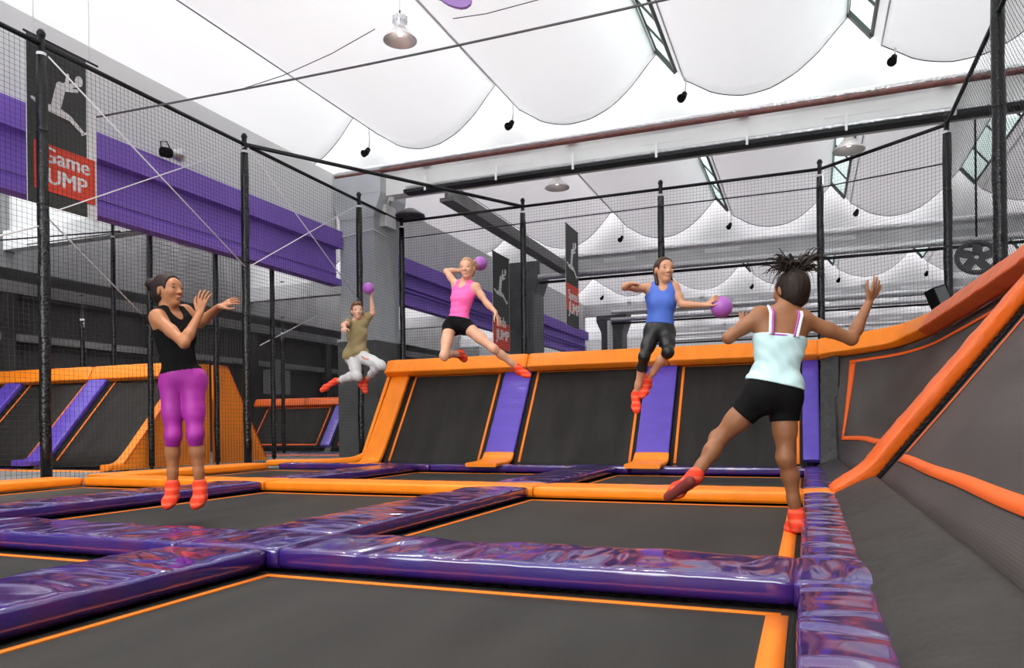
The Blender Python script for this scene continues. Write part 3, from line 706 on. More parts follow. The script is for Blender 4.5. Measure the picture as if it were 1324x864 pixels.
def net(c00, c10, c01, c11, label, step=0.06, th=0.0021, wob=0.012, diag=False):
    """net of crossed cords between four corners (bottom a, bottom b, top a, top b)"""
    c00, c10, c01, c11 = map(Vector, (c00, c10, c01, c11))
    L = (c10-c00).length; Hh = (c01-c00).length
    nrm = (c10-c00).cross(c01-c00).normalized(); e1 = (c10-c00).normalized(); e2 = (c01-c00).normalized()
    def pt(u, v):
        p = c00.lerp(c10, u).lerp(c01.lerp(c11, u), v)
        q = Vector((u*L*0.7, v*Hh*0.7, L))
        w = wob*math.sin(math.pi*u)
        return p + nrm*(noise.noise(q)*wob*3) + e1*(noise.noise(q*1.7+Vector((9, 0, 0)))*w) + e2*(noise.noise(q*1.7+Vector((0, 9, 0)))*w)
    vs = []; fs = []
    def strand(pts):
        k0 = len(vs); n = len(pts)
        for p in pts:
            vs.extend((tuple(p + nrm*th*1.1), tuple(p - nrm*th*.6 + (e1+e2)*th*0.75), tuple(p - nrm*th*.6 - (e1+e2)*th*.75)))
        for i in range(n-1):
            for k in range(3):
                a = k0+i*3+k; b = k0+i*3+(k+1) % 3
                fs.append((a, b, b+3, a+3))
    nu = max(2, int(L/step)); nv = max(2, int(Hh/step))
    if not diag:
        for i in range(nu+1): strand([pt(i/nu, k/8) for k in range(9)])
        for j in range(nv+1): strand([pt(k/10, j/nv) for k in range(11)])
    else:
        tot = L + Hh; n = int(tot/(step*1.3))
        for i in range(n):
            s = i*tot/n
            a0 = max(0, s-Hh); a1 = min(L, s)
            if a1-a0 > 0.05:
                strand([pt((a0+(a1-a0)*k/8)/L, (s-(a0+(a1-a0)*k/8))/Hh) for k in range(9)])
                strand([pt(1-(a0+(a1-a0)*k/8)/L, (s-(a0+(a1-a0)*k/8))/Hh) for k in range(9)])
    me = bpy.data.meshes.new('safety_net'); me.from_pydata(vs, [], fs); me.materials.append(M['net']); me.update()
    return tag(link_obj('safety_net', me), label, 'net', 'black safety nets around the court')
net((NX, 1.5, 0.0), (NX, 6.1, 0.0), (NX, 1.5, NZ), (NX, 6.1, NZ), 'black safety net at the left frame edge')
net((NX, 6.1, 0.0), (NX, 9.47, 0.0), (NX, 6.1, NZ), (NX, 9.47, NZ), 'black safety net behind the purple-leggings girl')
net((NX, 9.47, 0.0), (NX, NYB, 0.0), (NX, 9.47, NZ), (NX, NYB, NZ), 'black safety net behind the boy')
net((NX, NYB, 0.3), (-5.38, NYB, 0.3), (NX, NYB, NZ), (-5.38, NYB, NZ), 'black rear net behind the pink-top girl')
net((-5.38, NYB, 0.3), (-2.56, NYB, 0.3), (-5.38, NYB, NZ), (-2.56, NYB, NZ), 'black rear net left of the blue-top girl')
net((-2.56, NYB, 0.3), (0.26, NYB, 0.3), (-2.56, NYB, NZ), (0.26, NYB, NZ), 'black rear net above the kicking girl')
net((0.26, NYB, 0.3), (2.02, 13.0, 0.3), (0.26, NYB, NZ), (2.02, 13.0, NZ), 'black net across the rear right corner')
net((2.02, 13.0, 1.2), (2.02, 9.74, 1.2), (2.02, 13.0, NZ), (2.02, 9.74, NZ), 'black net above the right bank', diag=True)
net((2.02, 9.74, 1.2), (2.02, 6.4, 1.2), (2.02, 9.74, 5.6), (2.02, 6.4, 5.6), 'black net beyond the post at the right frame edge', diag=True)
def cord(name, label, pts, r, m, cat='cord'): return tag(MB().tube(pts, r, 5).build(name, m), label, cat)
# tension cords of the nets
cord('tension_wire', 'thin dark wire strung along the rear net below its top bar', [(NX, NYB-.05, 4.72), (-5.38, NYB-.05, 4.74), (-2.56, NYB-.05, 4.76), (0.26, NYB-.05, 4.76), (2.02, 12.95, 4.5)], 0.012, 'bar')
cord('brace_rope', 'white rope falling from the top of the banner post', [(NX+.05, 6.15, 4.97), (NX+.05, 9.4, 3.15)], 0.010, 'rope')
cord('brace_rope', 'white rope rising from the banner post to the next post', [(NX+.05, 6.2, 3.18), (NX+.05, 9.4, 5.03)], 0.008, 'rope')
cord('brace_rope', 'white rope falling from the post before the boy', [(NX+.05, 9.5, 5.05), (NX+.05, 12.6, 3.1)], 0.009, 'rope')
cord('brace_rope', 'white rope rising towards the grey column', [(NX+.05, 9.55, 3.2), (NX+.05, 12.6, 4.98)], 0.009, 'rope')
cord('brace_rope', 'white rope reaching from the banner post into the left bay', [(NX-.1, 6.2, 3.15), (-9.8, 8.9, 2.45)], 0.011, 'rope')
cord('brace_rope', 'white rope slanting at the left frame edge', [(NX, 6.1, 3.0), (NX, 4.4, 2.2)], 0.010, 'rope')
cord('brace_rope', 'white rope slanting to the floor behind the boy', [(-9.75, 11.6, 2.2), (-9.75, 13.4, 3.0)], 0.010, 'rope')
cord('brace_rope', 'white rope tied round the grey column', [(-9.24, 13.42, 4.62), (-8.9, 13.4, 4.64), (-8.32, 13.42, 4.72), (-8.3, 13.9, 4.66)], 0.016, 'rope')
# taut cable across the hall in front of the roof beam
cb = [(-9.2 + k*0.9, 7.5, 4.92 - 0.10*math.sin(math.pi*k/14)) for k in range(15)]
cord('span_cable', 'dark taut cable spanning the hall high in front', cb, 0.014, 'column_dark', 'cable')
cord('span_cable', 'thin wire looping beside the taut cable', [(-3.6, 7.5, 5.13), (-3.2, 7.5, 5.10), (-2.6, 7.5, 5.12), (-1.8, 7.5, 5.25), (-1.0, 7.5, 5.5)], 0.005, 'bar', 'cable')
cord('span_cable', 'thin wire curling over the left end of the taut cable', [(-6.6, 7.5, 4.86), (-5.9, 7.5, 4.92), (-5.2, 7.5, 5.05), (-4.6, 7.5, 5.22)], 0.005, 'bar', 'cable')

# ------------------------------------------------------------------ neighbouring court on the left
AX = -9.75
def aw(x, t, off=0.0):
    y0, z0, y1, z1 = 8.62, 0.10, 9.86, 1.56
    ny, nz = -(z1-z0), (y1-y0); L = math.hypot(ny, nz)
    return Vector((x, y0+(y1-y0)*t+off*ny/L, z0+(z1-z0)*t+off*nz/L))
for (x0, x1, lb) in ((-11.42, -9.98, 'slanted trampoline of the neighbouring court beside the leggings girl'), (-13.6, -12.15, 'slanted trampoline of the neighbouring court behind the banner post'), (-15.0, -14.3, 'slanted trampoline of the neighbouring court at the left frame edge')):
    w = empty('wall_trampoline', ((x0+x1)/2, 9, 0), lb, 'trampoline', 'slanted trampolines of the neighbouring court')
    slab(lambda u, v: aw(x0-.15+(x1-x0+.3)*u, -0.04+1.06*v, -0.02), 4, 6, 0.006).build('bed', 'wallbed', w)
    for (xa, xb, ta, tb) in ((x0-.018, x0+.018, 0.02, 0.95), (x1-.018, x1+.018, 0.02, 0.95), (x0-.018, x1+.018, 0.95, 0.975)):
        slab(lambda u, v: aw(xa+(xb-xa)*u, ta+(tb-ta)*v, -0.012), 2, 4, 0.005).build('border_stripe', 'stripe', w)
    MB().prism([aw(x0-.1, -.06, -.06), aw(x1+.14, -.06, -.06), aw(x1+.14, 1.02, -.06), aw(x0-.1, 1.02, -.06)], (0, .06, -.02)).build('frame', 'black', w)
for x, lb in ((-11.78, 'purple divider pad of the neighbouring court right of the banner post'), (-13.98, 'purple divider pad of the neighbouring court at the left frame edge')):
    pad('divider_pad', lb, [(x, 8.30, 0.05), (x, 8.55, 0.06), aw(x, 0.08, -.02), aw(x, 0.5, -.02), aw(x, 1.0, -.02)], Xd, 0.44, 0.09, 'purple_wall', wr=0.006, fl=9)
pad('top_pad', 'orange top pad of the neighbouring court behind the banner post', [(-14.9, 9.9, 1.58), (-12.0, 9.9, 1.58)], Vector((0, -0.5, -1)), 0.27, 0.15, 'orange', wr=0.006)
pad('top_pad', 'orange top pad of the neighbouring court beside the leggings girl', [(-11.99, 9.9, 1.58), (-9.80, 9.9, 1.58)], Vector((0, -0.5, -1)), 0.27, 0.15, 'orange', wr=0.006)
pad('orange_pad', 'orange kerb pad at the foot of the neighbouring court', [(-14.8, 8.12, -0.01), (-9.9, 8.3, -0.01)], Yd, 0.26, 0.08, 'orange', wr=0.004)
pad('purple_pad', 'purple floor pad of the neighbouring court at the left frame edge', [(-14.8, 8.42, 0.0), (-12.2, 8.46, 0.0)], Yd, 0.24, 0.09, 'purple', wr=0.004)
pad('orange_pad', 'orange end pad curving up the neighbouring court behind the leggings girl', [(-9.86, 8.25, 0.0), (-9.86, 8.5, 0.02), aw(-9.86, 0.08, -.02), aw(-9.86, 0.5, -.02), aw(-9.86, 1.0, -.02)], Xd, 0.20, 0.09, 'orange', wr=0.004)
def cheek(pts, lb):
    c = empty('wall_cheek', (AX, pts[0][0], 0), lb, 'padding')
    MB().prism([(AX, y, z) for y, z in pts], (-0.08, 0, 0)).build('cheek_panel', 'orange', c)
    for (a, b) in zip(pts[1:3], pts[2:4]):
        MB().tube([(AX+.004, a[0], a[1]), (AX+.004, b[0], b[1])], 0.012, 5).build('seam', 'stripe_red', c)
    return c
cheek([(8.30, 0.0), (8.50, 0.10), (9.80, 1.61), (9.84, 1.72), (10.28, 1.74), (10.28, 0.0)], 'orange side cheek behind the leggings girl, left of the dark post')
cheek([(11.78, 0.0), (11.74, 0.05), (10.72, 1.72), (10.42, 1.74), (10.42, 0.0)], 'orange side cheek with sloping right edge beside the net post')
for (x, y, z1, lb) in ((AX+.1, 8.93, 4.4, 'slim black post in front of the neighbouring orange wall'), (AX+.12, 10.33, 4.3, 'slim black post between the two orange cheeks'), (AX+.1, 11.85, 4.2, 'slim black post right of the orange cheeks'), (-12.5, 10.7, 4.5, 'slim black post behind the orange wall, right of the banner post'), (-14.3, 10.7, 4.5, 'slim black post behind the orange wall at the left frame edge'), (-13.1, 10.5, 2.9, 'short black post behind the orange wall'), (-11.6, 14.6, 3.0, 'short black post in the dark bay behind the boy'), (-10.6, 17.5, 3.2, 'short black post in the dark bay left of the boy\'s leg')):
    post(x, y, lb, z1=z1, r=0.045, group='slim posts of the neighbouring court')
net((AX, 8.9, 0.0), (AX, 13.4, 0.0), (AX, 8.9, 4.2), (AX, 13.4, 4.2), 'black net of the neighbouring court above the orange cheeks', step=0.07)
net((-14.85, 10.7, 1.6), (AX, 10.7, 1.6), (-14.85, 10.7, 4.4), (AX, 10.7, 4.4), 'black net of the neighbouring court above its orange wall', step=0.07)
cord('tension_wire', 'dark rod across the neighbouring bay under the girder', [(-14.9, 10.7, 4.45), (AX, 10.7, 4.40)], 0.012, 'bar')
cord('tension_wire', 'second dark rod under the girder, sloping to the left', [(-14.9, 9.7, 4.28), (-12.3, 10.7, 4.45)], 0.015, 'bar')
# further court seen between the posts
def fw(x, t, off=0.0):
    y0, z0, y1, z1 = 14.6, 0.16, 15.3, 1.16
    ny, nz = -(z1-z0), (y1-y0); L = math.hypot(ny, nz)
    return Vector((x, y0+(y1-y0)*t+off*ny/L, z0+(z1-z0)*t+off*nz/L))
for (x0, x1, lb) in ((-12.6, -10.72, 'slanted trampoline of the farther left court'), (-10.1, -8.9, 'slanted trampoline of the farther left court beside the grey column')):
    w = empty('wall_trampoline', ((x0+x1)/2, 15, 0), lb, 'trampoline', 'slanted trampolines of the farther left court')
    slab(lambda u, v: fw(x0-.15+(x1-x0+.3)*u, -0.02+1.02*v, -0.02), 4, 6, 0.006).build('bed', 'wallbed', w)
    for (xa, xb, ta, tb) in ((x0-.018, x0+.018, 0.04, 0.95), (x1-.018, x1+.018, 0.04, 0.95), (x0-.018, x1+.018, 0.93, 0.965), (x0-.018, x1+.018, 0.04, 0.075)):
        slab(lambda u, v: fw(xa+(xb-xa)*u, ta+(tb-ta)*v, -0.012), 2, 4, 0.005).build('border_stripe', 'stripe_red', w)
    MB().prism([fw(x0-.2, -.06, -.06), fw(x1+.2, -.06, -.06), fw(x1+.2, 1.02, -.06), fw(x0-.2, 1.02, -.06)], (0, .06, -.02)).build('frame', 'black', w)
pad('divider_pad', 'purple divider pad of the farther left court', [fw(-10.42, 0.0, -.02), fw(-10.42, 0.5, -.02), fw(-10.42, 1.0, -.02)], Xd, 0.26, 0.07, 'purple_wall', wr=0.005)
pad('top_pad', 'orange top pad of the farther left court below the boy\'s feet', [(-13, 15.35, 1.20), (-8.9, 15.35, 1.20)], Vector((0, -0.5, -1)), 0.2, 0.12, 'orange_deep', wr=0.008)
pad('purple_pad', 'purple floor pad of the farther left court', [(-12.5, 14.38, 0.02), (-9.2, 14.38, 0.02)], Yd, 0.2, 0.1, 'purple', wr=0.004)
pad('orange_pad', 'upper orange kerb pad of the farther left court', [(-12.4, 14.08, 0.0), (-9.3, 14.08, 0.0)], Yd, 0.24, 0.07, 'orange_deep', wr=0.004)
pad('orange_pad', 'lower orange kerb pad of the farther left court', [(-12.0, 13.25, -0.02), (-9.35, 13.5, -0.02)], Yd, 0.2, 0.07, 'orange_deep', wr=0.004)

# ------------------------------------------------------------------ lamps and small fittings
def sail_top(x):
    low = min(SAIL_LOW, key=lambda s: abs(x - s - 0.34)); d = x - low
    return 6.2 + float(np.interp(d, [-1.0, -0.52, 0.0, 0.45, 0.85, 1.28, 1.66], [0.5, 0.12, -0.02, 0.02, 0.19, 0.54, 1.0])) if -0.98 < d < 1.66 else float(np.interp(d, [1.66, 2.15], [7.3, 6.7]))
def high_bay(x, y, z, r, label, power=90):
    l = empty('high_bay_lamp', (x, y, z), label, 'lamp', 'high bay lamps under the roof')
    MB().lathe((x, y, z), [(r*.26, r*.80), (r*.34, r*.78), (r*.55, r*.50), (r*.98, 0.02), (r, 0.0), (r*.96, 0.005), (r*.52, r*.47), (r*.30, r*.70)], 28).build('reflector', 'lampglass', l)
    MB().lathe((x, y, z), [(0.0, r*1.5), (r*.30, r*1.48), (r*.36, r*1.38), (r*.36, r*1.12), (r*.30, r*1.05), (r*.30, r*.80)], 20).build('housing', 'lampcap', l)
    for k in range(10):
        w = 2*math.pi*k/10
        MB().box((-.012, r*.30, r*1.1), (.012, r*.46, r*1.42), Matrix.Rotation(w, 3, 'Z'), (x, y, z)).build('cooling_fin', 'lampcap', l)
    MB().lathe((x, y, z), [(0.0, r*.28), (r*.12, r*.32), (r*.15, r*.55), (r*.12, r*.75), (0.0, r*.78)], 14).build('lamp_tube', 'bulb', l)
    MB().tube([(x, y, z + r*1.48), (x, y, z + r*1.8)], 0.012, 6).build('hook', 'bar', l)
    ld = bpy.data.lights.new('lamp_light', 'SPOT'); ld.energy = power; ld.spot_size = math.radians(125); ld.spot_blend = 0.6; ld.shadow_soft_size = r*0.6; ld.color = (1.0, 0.95, 0.88)
    lo_ = bpy.data.objects.new('lamp_light', ld); COL.objects.link(lo_); lo_.location = (x, y, z + 0.01)
    lo_.parent = l; lo_.matrix_parent_inverse = Matrix.Translation(-l.location)
    MB().tube([(x, y, z + r*1.8), (x, y, sail_top(x))], 0.006, 5).build('suspension_wire', 'rope', l)
high_bay(-5.44, 9.55, 6.22, 0.245, 'silver high bay lamp hanging at the top centre-left')
high_bay(-5.02, 15.6, 5.78, 0.27, 'high bay lamp hanging just below the cable tray')
high_bay(0.76, 14.9, 5.52, 0.28, 'high bay lamp hanging above the right rear net post')
high_bay(-12.2, 12.4, 4.55, 0.26, 'high bay lamp in the neighbouring bay, left of the girder', 250)
high_bay(-10.9, 6.6, 5.6, 0.26, 'high bay lamp outside the frame above the neighbouring court', 700)  # unseen lamp added to brighten the orange cheeks next door
high_bay(-1.6, 2.2, 6.1, 0.26, 'high bay lamp above the front of the court, outside the frame', 420)
high_bay(-4.9, 4.2, 6.1, 0.26, 'high bay lamp above the middle of the court, outside the frame', 420)
def spot(x, y, z, label, drop=0.55):
    s = empty('spotlight', (x, y, z), label, 'spotlight', 'small black spotlights on drop wires')
    MB().tube([(x, y, z), (x-.03, y-.05, z-0.09), (x-.05, y-.12, z-0.13)], [0.045, 0.06, 0.075], 12).build('can', 'black', s)
    MB().tube([(x, y, z+drop), (x+.02, y, z+.15), (x, y, z)], 0.014, 6).build('bracket', 'offwhite', s)
for (x, y, z, lb) in ((-5.18, 13.35, 6.42, 'black spotlight left of the centre sail hem'), (-1.93, 13.35, 6.40, 'black spotlight at the top right of the centre sail'), (1.36, 13.35, 6.42, 'black spotlight near the top right corner'), (-8.28, 13.2, 6.3, 'spotlight above the left net near the grey column')):
    spot(x, y, z, lb)
for k, (x, z) in enumerate(((-8.3, 6.4), (-5.2, 6.35), (-2.0, 6.4), (1.35, 6.4))):
    spot(x, 22.6, z, 'small far spotlight, %s from the left in the second bay' % ORD[k])
for k, (x, z) in enumerate(((-8.3, 6.25), (-5.2, 6.25), (-2.0, 6.25), (1.25, 6.25), (4.3, 6.25))):
    spot(x, 32.2, z, 'tiny far spotlight, %s from the left in the third bay' % ORD[k])
sl = empty('stage_light', (-9.0, 8.72, 4.78), 'chrome stage light clamped to the purple girder', 'spotlight')
MB().tube([(-9.0, 8.58, 4.80), (-8.98, 8.72, 4.82)], [0.075, 0.075], 14).build('lamp_body', 'black', sl)
MB().tube([(-8.98, 8.72, 4.82), (-8.95, 8.88, 4.84)], [0.06, 0.10], 16, caps=False).build('lamp_barrel', 'steel', sl)
MB().tube([(-8.95, 8.88, 4.84), (-8.947, 8.90, 4.842)], 0.11, 18).build('lens', 'lampcap', sl)
MB().tube([(-9.05, 8.62, 4.74), (-9.06, 8.62, 4.98), (-9.04, 8.72, 5.0), (-9.02, 8.76, 4.9)], 0.010, 6).build('yoke', 'bar', sl)
sp = empty('loudspeaker', (1.9, 12.75, 2.35), 'black loudspeaker at the foot of the right net post', 'speaker')
MB().box((-0.11, -0.10, -0.17), (0.11, 0.10, 0.17), Matrix.Rotation(-0.35, 3, 'Y') @ Matrix.Rotation(0.5, 3, 'Z'), (1.86, 12.8, 2.44)).build('cabinet', 'black', sp)
MB().box((-0.09, -0.112, -0.15), (0.09, -0.10, 0.15), Matrix.Rotation(-0.35, 3, 'Y') @ Matrix.Rotation(0.5, 3, 'Z'), (1.86, 12.8, 2.44)).build('grille', 'column_dark', sp)
MB().tube([(1.90, 12.85, 2.46), (2.02, 13.0, 2.50)], 0.02, 6).build('bracket', 'bar', sp)
fan = empty('fan_heater', (3.13, 17.0, 3.80), 'round dark fan behind the right net', 'fan')
FR = Matrix.Rotation(math.radians(70), 3, 'X'); FO = Vector((3.13, 17.0, 3.80))
MB().tube([FO + FR @ Vector((0.34*math.cos(a), 0.34*math.sin(a), 0)) for a in np.linspace(0, 2*math.pi, 25)], 0.05, 8).build('ring', 'column_dark', fan)
for k in range(5):
    MB().box((-.06, .04, -.01), (.11, .33, .01), FR @ Matrix.Rotation(2*math.pi*k/5, 3, 'Z'), FO).build('fan_blade', 'column_dark', fan)
MB().tube([(3.13, 17.0, 4.2), (3.13, 17.0, 6.6)], 0.02, 6).build('drop_rod', 'bar', fan)
# lilac paddle hung from the roof
def paddle():
    p = empty('hanging_paddle', (-3.75, 7.2, 5.2), 'lilac paddle-shaped panel hanging at the top edge', 'ornament')
    a = Vector((-3.86, 7.6, 5.49)); d = Vector((0.55, 0.0, -0.26)).normalized(); n = Vector((0.2, -0.9, 0.42)).normalized(); s = n.cross(d).normalized()
    outline = []
    for (l, w) in [(-0.3, .045), (0.0, .045), (0.10, .047), (0.16, .07), (.24, .092), (.33, .10), (.41, .092), (.46, .06), (.48, 0.0)]: outline.append((l, w))
    pts = [a + d*l + s*w for l, w in outline] + [a + d*l - s*w for l, w in outline[-2::-1]]
    MB().prism(pts, n*0.03).build('paddle_panel', 'lilac', p)
    MB().tube([a - d*0.25, a - d*0.25 + Vector((0, 0, 1.6))], 0.008, 5).build('drop_wire', 'rope', p)
paddle()

# ------------------------------------------------------------------ banners
def banner(name, label, org, xd, w, h, lines, figure=True, tilt=0.0, white_edge=0.16, red=(0.09, 0.375)):
    """org: top left corner; xd: width direction; hangs down"""
    o = Vector(org); x = Vector(xd).normalized(); z = Vector((0, 0, -1)); n = x.cross(Vector((0, 0, 1)))
    b = empty(name, o, label, 'banner')
    def rect(x0, x1, z0, z1, off, m, nm, th=0.006):
        q = [o + x*(w*x0) + z*(h*z0) + n*off, o + x*(w*x1) + z*(h*z0) + n*off, o + x*(w*x1) + z*(h*z1) + n*off, o + x*(w*x0) + z*(h*z1) + n*off]
        MB().prism(q, n*th).build(nm, m, b)
    rect(0, 1, 0, 1, -0.012, 'banner_white', 'sheet', 0.012)
    rect(0.0, 1-white_edge, 0.0, 1.0, 0.002, 'banner_dark', 'dark_panel')
    rect(0.0+0.08*(white_edge > .1), 0.96, 1-red[1], 1-red[0], 0.010, 'banner_red', 'red_panel')
    MB().tube([o - x*0.03 + n*0, o + x*(w+.03)], 0.014, 6).build('hanging_rod', 'bar', b)
    for e in (0.1, 0.9): MB().tube([o + x*w*e, o + x*w*e + Vector((0, 0, 6.9-o.z))], 0.005, 5).build('hanging_wire', 'rope', b)
    if figure:
        # leaping figure: arms up, back leg bent, front leg stretched
        def blob(p0, r0, p1, r1):
            A0 = Vector((p0[0]*w, p0[1]*h)); A1 = Vector((p1[0]*w, p1[1]*h)); d = (A1-A0); an = math.atan2(d.y, d.x) if d.length > 1e-6 else 0.0
            q = [A0 + Vector((math.cos(an+math.pi/2+t), math.sin(an+math.pi/2+t)))*r0 for t in np.linspace(0, math.pi, 7)] + [A1 + Vector((math.cos(an-math.pi/2+t), math.sin(an-math.pi/2+t)))*r1 for t in np.linspace(0, math.pi, 7)]
            return [o + x*a.x + z*a.y + n*0.011 for a in q]
        k = h/1.98
        for ki, (nm, p0, r0, p1, r1) in enumerate((('figure_head', (.735, .150), .050*k, (.725, .165), .052*k), ('figure_torso', (.46, .245), .062*k, (.38, .395), .060*k), ('figure_neck', (.50, .235), .035*k, (.70, .185), .022*k),
                ('figure_arm', (.49, .240), .030*k, (.55, .205), .024*k), ('figure_arm', (.55, .205), .024*k, (.565, .150), .018*k), ('figure_arm', (.49, .250), .030*k, (.70, .225), .018*k),
                ('figure_leg', (.39, .40), .056*k, (.58, .415), .034*k), ('figure_leg', (.58, .415), .032*k, (.78, .475), .020*k), ('figure_foot', (.77, .485), .016*k, (.86, .462), .012*k),
                ('figure_leg', (.38, .40), .052*k, (.20, .405), .032*k), ('figure_leg', (.20, .405), .030*k, (.06, .380), .016*k))):
            MB().prism(blob(p0, r0, p1, r1), n*(0.004 + 0.0006*ki)).build(nm, 'banner_white', b)
    for (t, px, pz, sz) in lines:
        text_mesh('lettering', t, sz, 0.002, 'banner_white', o + x*(w*px) + z*(h*pz) + n*0.019, x, (0, 0, 1), b)
    return b
banner('banner', 'charcoal and red banner with a leaping figure reading Game JUMP', (-8.42, 6.06, 5.28), (0, 1, 0), 0.92, 1.98, [('Game', 0.16, 0.735, 0.27), ('JUMP', 0.16, 0.860, 0.27)])
banner('banner', 'small far banner with a red panel hanging beyond the rear net', (-6.0, 19.33, 6.05), (0, 1, 0), 1.2, 2.75, [('Speed', 0.10, 0.73, 0.38), ('JUMP', 0.14, 0.87, 0.44)], white_edge=0.03, red=(0.15, 0.42))
banner('banner', 'dark far banner reading Kids JUMP behind the pink-top girl', (-8.05, 19.1, 5.45), (0, 1, 0), 1.25, 2.75, [('Kids', 0.16, 0.74, 0.40), ('JUMP', 0.14, 0.88, 0.42)], white_edge=0.03, red=(0.02, 0.30))
# ------------------------------------------------------------------ people: one continuous surface per body, grown from blended limb volumes
A_ = np.array
def at(u, v, zc):
    """point at image position (u, v) and distance zc in front of the camera"""
    x = (u - CXP)/F_PX; y = -(v - PYP)/F_PX; c, s = math.cos(ROLL), math.sin(ROLL)
    a = x*c + y*s; b = -x*s + y*c
    d = A_([a*math.cos(YAW) - math.sin(YAW), a*math.sin(YAW) + math.cos(YAW), b])
    return A_([0, 0, CAM_Z]) + d*zc
FW = A_([-math.sin(YAW), math.cos(YAW), 0.0]); RT = A_([math.cos(YAW), math.sin(YAW), 0.0]); UP = A_([0, 0, 1.0])
def nz(v): v = np.asarray(v, float); return v/np.linalg.norm(v)

class Cap:
    def __init__(s, a, b, ra, rb, k=0.02, flat=None, q=1.0):
        s.a, s.b, s.ra, s.rb, s.k = np.asarray(a, float), np.asarray(b, float), ra, rb, k
        s.flat = None if flat is None else nz(flat); s.q = q
        R = max(ra, rb)*max(1.0, q) + 0.03
        s.lo = np.minimum(s.a, s.b) - R; s.hi = np.maximum(s.a, s.b) + R
    def d(s, X, Y, Z, grow=0.0):
        px, py, pz = X - s.a[0], Y - s.a[1], Z - s.a[2]; ba = s.b - s.a
        if s.flat is not None:
            f = s.flat; c = px*f[0] + py*f[1] + pz*f[2]; g = (1/s.q - 1)*c
            px, py, pz = px + g*f[0], py + g*f[1], pz + g*f[2]
            ba = ba + f*(ba @ f)*(1/s.q - 1)
        t = np.clip((px*ba[0] + py*ba[1] + pz*ba[2])/max(1e-9, ba @ ba), 0, 1)
        d = np.sqrt((px-t*ba[0])**2 + (py-t*ba[1])**2 + (pz-t*ba[2])**2) - (s.ra + (s.rb-s.ra)*t)
        if s.flat is not None: d = d*(0.5 + 0.5*min(1, s.q))
        return d - grow
class Ell:
    def __init__(s, c, axes, rad, k=0.02):
        s.c = np.asarray(c, float); s.ax = [nz(a) for a in axes]; s.r = rad; s.k = k
        R = max(rad) + 0.03; s.lo = s.c - R; s.hi = s.c + R
    def d(s, X, Y, Z, grow=0.0):
        px, py, pz = X - s.c[0], Y - s.c[1], Z - s.c[2]; k0 = 0; k1 = 0
        for a, r in zip(s.ax, s.r):
            q = px*a[0] + py*a[1] + pz*a[2]; k0 = k0 + (q/r)**2; k1 = k1 + (q/(r*r))**2
        k0 = np.sqrt(k0); k1 = np.sqrt(k1) + 1e-9
        return k0*(k0-1)/k1 - grow

def field(parts, h, grow=0.0, clips=(), disp=None):
    """parts: list of (prims, clips); each part is a smooth union cut by its own planes"""
    allp = [p for ps, _ in parts for p in ps]
    lo = np.min([p.lo for p in allp], 0) - grow - 2*h; hi = np.max([p.hi for p in allp], 0) + grow + 2*h
    n = np.ceil((hi-lo)/h).astype(int) + 1
    ax = [(lo[i] + h*np.arange(n[i])).astype(np.float32) for i in range(3)]
    tot = np.full(n, 0.5, np.float32)
    for ps, cl in parts:
        F = np.full(n, 0.5, np.float32)
        for p in ps:
            i0 = np.maximum(0, ((p.lo - grow - lo)/h).astype(int)); i1 = np.minimum(n, ((p.hi + grow - lo)/h).astype(int) + 2)
            sl = tuple(slice(a, b) for a, b in zip(i0, i1))
            X = ax[0][sl[0]][:, None, None]; Y = ax[1][sl[1]][None, :, None]; Z = ax[2][sl[2]][None, None, :]
            d = p.d(X, Y, Z, grow).astype(np.float32); g = F[sl]; k = p.k
            e = np.maximum(k - np.abs(g - d), 0)/k
            F[sl] = np.minimum(g, d) - e*e*k*0.25
        if cl:
            X = ax[0][:, None, None]; Y = ax[1][None, :, None]; Z = ax[2][None, None, :]
            for c in cl: F = np.maximum(F, c(X, Y, Z).astype(np.float32))
        k = 0.012; e = np.maximum(k - np.abs(tot - F), 0)/k
        tot = np.minimum(tot, F) - e*e*k*0.25
    X = ax[0][:, None, None]; Y = ax[1][None, :, None]; Z = ax[2][None, None, :]
    if disp is not None: tot = tot + disp(X, Y, Z).astype(np.float32)
    for c in clips: tot = np.maximum(tot, c(X, Y, Z).astype(np.float32))
    return tot, lo, h
